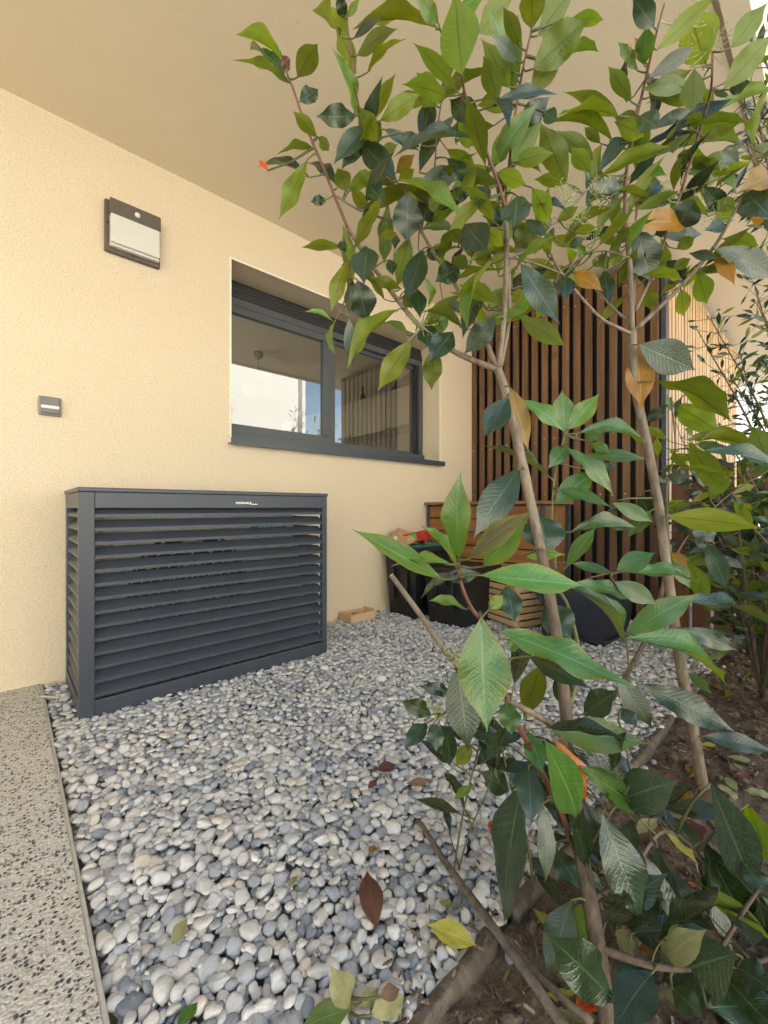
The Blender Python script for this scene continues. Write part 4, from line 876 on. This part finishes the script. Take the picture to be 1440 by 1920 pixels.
# ------------------------------------------------------------------ dark bush and olive beyond
def bush(name, label, cat, base, h, rad, nst, nleaf, size, clss, wr=(.3, .42), mat=M_bark2, tops=None, spread=.35, lo=.2):
    pl_ = Plant(name, label, base, mat); pl_.o['category'] = cat; base = Vector(base); stems = []
    for i in range(nst):
        if tops: tp = Vector(tops[i % len(tops)]) + Vector([random.gauss(0, .05) for _ in range(3)])
        else:
            a = 2 * math.pi * i / nst + random.random(); tp = base + Vector((math.cos(a) * rad * random.uniform(.4, 1), math.sin(a) * rad * random.uniform(.4, 1), h * random.uniform(.6, 1)))
        md = (base + tp) / 2 + Vector((random.gauss(0, .06), random.gauss(0, .06), .12 * h)); pts = [Vector(v) for v in spline([tuple(base), tuple(md), tuple(tp)], 8)]
        bm = bmesh.new(); tube(bm, [p - base for p in pts], [.009 - .007 * k / (len(pts) - 1) for k in range(len(pts))], 6); fin('stem', bm, mat, pl_.o, 0, True); stems.append(pts)
    for _ in range(nleaf):
        st = random.choice(stems); e = st[random.randint(int(len(st) * lo), len(st) - 1)]
        dr = Vector((random.gauss(0, 1), random.gauss(0, 1), random.gauss(.2, .8))).normalized(); L = random.uniform(*size)
        b = e + dr * random.uniform(.01, spread * .4); ax = (dr + Vector((0, 0, random.uniform(-.4, .4)))).normalized()
        pl_.put(b, b + ax * L, L * random.uniform(*wr) * random.uniform(.5, 1), random.choice(clss), None, wr[0]); pl_.tw.append((e, b, .0016, ax))
    pl_.done(); return pl_
bush('dark_bush', 'dark evergreen bush crowding the board fence on the right', 'bush', (2.86, .31, .0), 1.0, .42, 16, 460, (.08, .13), 'ddddd')
bush('dark_bush', 'lower dark evergreen bush at the right edge of the planting bed', 'bush', (2.15, -.12, .0), .75, .40, 9, 200, (.07, .12), 'ddddu')
bush('green_bush', 'leafy mid green bush between the straight trunk and the dark bush', 'bush', (2.42, .24, .0), 1.18, .36, 14, 330, (.08, .13), 'ddugu')
ov = [P(1425, 560, 2.3), P(1400, 690, 2.3), P(1440, 640, 2.2), P(1420, 780, 2.2), P(1318, 612, 2.1), P(1445, 480, 2.2), P(1410, 840, 2.2), P(1460, 720, 2.0)]
bush('olive_shrub', 'slender small leaved shrub with grey green leaves against the sky', 'shrub', (3.0, .02, .0), 2, .4, 16, 520, (.05, .085), 'bbdud', (.2, .3), tops=ov, spread=.3, lo=.5)
ow = [P(1425, 190, 1.45), P(1405, 250, 1.5), P(1440, 110, 1.4), P(1395, 300, 1.55), P(1440, 330, 1.5)]
bush('olive_shrub', 'slender tall shrub with narrow leaves before the bright balcony edge', 'shrub', (2.0, -.25, .0), 2, .4, 8, 170, (.06, .10), 'bbdu', (.17, .26), tops=ow, spread=.26, lo=.7)
# rounded tree across the garden, mirrored in the glass
bush('garden_tree', 'round green tree beside the white house across the garden', 'tree', (8.9, -8.2, -.05), 3.9, 1.3, 16, 290, (.28, .45), 'llgu', (.4, .6), spread=1.6)

# ------------------------------------------------------------------ edging, sticks, litter
M_log = bark_mat('split_log', (.055, .042, .032), (.20, .16, .12), 45)
def edging(x0, x1, y, rz, label):
    t = Vector((x0, y, -.006)); L = x1 - x0; bm = bmesh.new(); nS = 40; prof = [(-.0175, -.035)] + [(-.017 * math.cos(math.pi * q / 9), -.004 + .018 * math.sin(math.pi * q / 9)) for q in range(10)] + [(.0175, -.035)]
    rings = []
    for i in range(nS + 1):
        x = L * i / nS; rings.append([bm.verts.new((x, a + .009 * mnoise.noise(Vector((x * 7 + x0 * 7, a * 50, b * 50))), b + .010 * mnoise.noise(Vector((x * 6, a * 60 + x0, 5))))) for a, b in prof])
    for r0, r1 in zip(rings, rings[1:]):
        for k in range(len(prof)): bm.faces.new((r0[k], r1[k], r1[(k + 1) % len(prof)], r0[(k + 1) % len(prof)]))
    bm.faces.new(rings[0]); bm.faces.new(rings[-1][::-1]); bmesh.ops.recalc_face_normals(bm, faces=bm.faces)
    o = fin('log_edging', bm, M_log, None, 0, True); o.location = t; o.rotation_euler = (0, 0, rz); return tag(o, label, 'edging', 'split logs edging the planting bed')
edging(.30, .69, .452, R(1), 'half buried split log at the bottom of the planting bed edge')
edging(.76, 1.20, .452, R(-1.5), 'split log edging behind the hanging leaves of the nearest sapling')
edging(1.24, 1.93, .455, R(.5), 'long split log edging with a pale cut end beside the straight trunk')
edging(2.03, 3.1, .465, R(.8), 'far split log edging running to the board fence')
def gp(x, y, z=.0): return P(x, y, (EYE - z) * F / (y - HY))
def stick(pts, r, label):
    w = [gp(x, y, z) for x, y, z in pts]; t = w[0].copy(); bm = bmesh.new(); q = [Vector(v) for v in spline([tuple(p - t) for p in w], 6)]
    tube(bm, [v + Vector((0, 0, random.uniform(-.0015, .0015))) for v in q], [r * (.8 + .3 * k / len(q)) for k in range(len(q))], 9); o = fin('dead_stick', bm, M_log, None, 0, True); o.location = t
    return tag(o, label, 'stick', 'dead sticks lying at the bed edge')
stick([(784, 1538, .025), (845, 1630, .03), (925, 1738, .06), (1053, 1918, .05), (1090, 1960, .05)], .0080, 'long bare stick lying from the pebbles across the log edging')
stick([(944, 1753, .05), (1024, 1843, .04), (1110, 1918, .03)], .0058, 'thinner dark stick beside the long bare stick')
stick([(1330, 1235, .03), (1372, 1205, .03), (1405, 1180, .02)], .014, 'short far stick on the soil near the fence')
def fallen(bxp, byp, txp, typ, wpx, cls, label, z=.022, var=None, group=None):
    b = gp(bxp, byp, z); t1 = gp(txp, typ, z + random.uniform(-.004, .012)); ax = t1 - b; L = ax.length; ax.normalize()
    up = Vector((random.gauss(0, .22), random.gauss(0, .22), 1)); nn = (up - ax * up.dot(ax)).normalized(); xx = ax.cross(nn)
    d = (EYE - z) * F / ((byp + typ) / 2 - HY); W = min(max(wpx / F * d * 1.1, L * .28), L * .6)
    o = bpy.data.objects.new('fallen_leaf', var or random.choice((LM[0], LM[1], LM[4]))); C.objects.link(o); M = Matrix.Identity(4)
    for i in range(3): M[i][0] = xx[i] * W; M[i][1] = ax[i] * L; M[i][2] = nn[i] * (L + W) * .6; M[i][3] = b[i]
    o.matrix_basis = M; o.material_slots[0].link = 'OBJECT'; o.material_slots[0].material = ML[cls]
    return tag(o, label, 'leaf', group or 'fallen leaves')
for r in ((706,1740,688,1632,40,'p','long dark maroon fallen leaf lying on the pebbles'), (893,1772,800,1733,44,'y','yellow spotted fallen leaf where the pebbles meet the soil'),
          (705,1445,744,1434,24,'p','small curled red brown leaf in the middle of the pebbles'), (322,1772,352,1722,40,'w','torn pale green fallen leaf on the lower left pebbles'),
          (762,1470,808,1466,14,'n','thin brown fallen leaf beside the sapling twigs on the pebbles'), (822,1690,858,1702,20,'w','small pale leaf beside the long bare stick'),
          (692,1600,704,1584,14,'o','tiny rusty fallen leaf above the long maroon leaf'), (920,1565,934,1535,26,'r','small bright red fallen leaf among the pebbles'),
          (330,1930,372,1878,30,'g','green leaf tip poking in at the bottom edge of the pebbles'), (1364,1880,1416,1832,36,'y','bright yellow fallen leaf at the lower right'),
          (1081,1895,1124,1868,40,'r','red fallen leaf at the foot of the nearest sapling'), (1284,1532,1318,1582,34,'p','glossy purple fallen leaf on the soil by the dusty leaves'),
          (1156,1735,1190,1796,32,'w','pale oval fallen leaf on the soil right of the nearest trunk'), (1242,1550,1308,1620,22,'y','long yellow green fallen leaf on the soil'),
          (1194,1565,1232,1535,26,'w','curled straw coloured leaf under the dusty leaves'), (1114,1672,1138,1660,22,'w','rounded pale leaf touching the nearest trunk'),
          (1043,1828,1086,1852,50,'w','olive fallen leaf left of the nearest trunk base'), (1239,1857,1312,1900,44,'w','large faded green leaf at the bottom of the soil bed'),
          (1350,1470,1379,1502,26,'w','cream fallen leaf beside the foot of the straight trunk'), (1208,1767,1222,1795,20,'o','small orange leaf between the low dusty leaves'),
          (1289,1654,1308,1664,18,'r','small red leaf on the soil below the purple one'), (1100,1560,1120,1540,18,'o','small amber leaf by the split log'),
          (690,1478,708,1462,14,'p','pinkish leaf scrap beside the small curled leaf'), (540,1662,560,1640,12,'w','small pale twig leaf on the left pebbles'),
          (1376,1430,1392,1444,14,'w','small pale leaf on the far soil right of the straight trunk')):
    fallen(*r)
# uncountable litter: chips, clods and scraps on the soil
def litter():
    bm = bmesh.new(); N = 5200
    for _ in range(N):
        x, y = random.uniform(.2, 3.2), SOIL_Y - .035 - random.random() ** 1.3 * 1.0
        if random.random() < .10: y = SOIL_Y + random.uniform(0, .22) * random.random()
        z = (soil_z(x, y) if y < SOIL_Y else .006) + .004; L = random.uniform(.005, .022); a = random.uniform(0, 6.3)
        M = Matrix.Translation((x, y, z)) @ Matrix.Rotation(a, 4, 'Z') @ Matrix.Rotation(random.gauss(0, .3), 4, 'Y') @ Matrix.Rotation(random.gauss(0, .4), 4, 'X')
        bx(bm, -L / 2, L / 2, -L * random.uniform(.05, .14), L * random.uniform(.05, .14), -.0016, .0022, M)
    return bm
def litter_mat():
    k = NT('bark_chip'); g = k.N('ShaderNodeNewGeometry'); c = k.ramp(g.outputs['Random Per Island'], [(0, (.06, .04, .028)), (.35, (.13, .09, .06)), (.75, (.19, .14, .095)), (.97, (.28, .22, .15)), (1, (.5, .45, .37))])
    k.col(k.mix(.5, c, k.ramp(k.noise(k.obj(), 160, 4), [(.3, (.6, .6, .6)), (.7, (1, 1, 1))]), 'MULTIPLY')); k.rough(.9); return k.m
tag(fin('bark_litter', litter(), litter_mat()), 'brown bark chips and twig scraps scattered over the soil', 'litter', kind='stuff')
LT = Plant('leaf_litter', 'withered pale and brown leaves littering the planting bed', (1.2, .1, 0))
LT.o['category'] = 'litter'; LT.o['kind'] = 'stuff'; LT.n = 999
for _ in range(260):
    x, y = random.uniform(.35, 3.0), SOIL_Y - .05 - random.random() ** 1.2 * .75; L = random.uniform(.035, .085); a = random.uniform(0, 6.3)
    b = Vector((x, y, soil_z(x, y) + .008)); ax = Vector((math.cos(a), math.sin(a), random.gauss(0, .15))).normalized(); up = Vector((random.gauss(0, .3), random.gauss(0, .3), 1)); nn = (up - ax * up.dot(ax)).normalized(); xx = ax.cross(nn); W = L * random.uniform(.3, .45)
    M = Matrix.Identity(4)
    for i in range(3): M[i][0] = xx[i] * W; M[i][1] = ax[i] * L; M[i][2] = nn[i] * L * .8; M[i][3] = (b - LT.base)[i]
    LT.extra.append((random.choice(LM), M, random.choice('nnnnwwwwyppo')))
LT.tw = []; LT.done()
sp = scatter(.2, 3.2, -.9, SOIL_Y, .004, .016, 900, 5000, 1.6)
tag(stones('soil_crumbs', sp, lambda x, y, r: soil_z(x, y) + r * .3, M_soil, 2, (.5, .8), .5, .3), 'loose crumbs of dark soil between the saplings', 'soil', kind='stuff')
sc_ = [p for p in scatter(.2, 3.2, .0, SOIL_Y, .008, .015, 60, 900, 2.2) if random.random() < (p[1] / SOIL_Y) ** 2]
tag(stones('stray_pebbles', sc_, lambda x, y, r: soil_z(x, y) + r * .35, M_peb, 2), 'stray grey pebbles scattered on the soil', 'gravel', kind='stuff')
ws = gp(78, 1306, .016); we = gp(108, 1308, .02); bm = bmesh.new(); bx(bm, 0, (we - ws).length, -.006, .006, 0, .003)
o = fin('plastic_strip', bm, M_white, None, .0008); o.location = ws; o.rotation_euler = (0, R(-3), math.atan2((we - ws).y, (we - ws).x)); tag(o, 'thin white plastic strip lying at the corner of the louvred cover', 'strip')
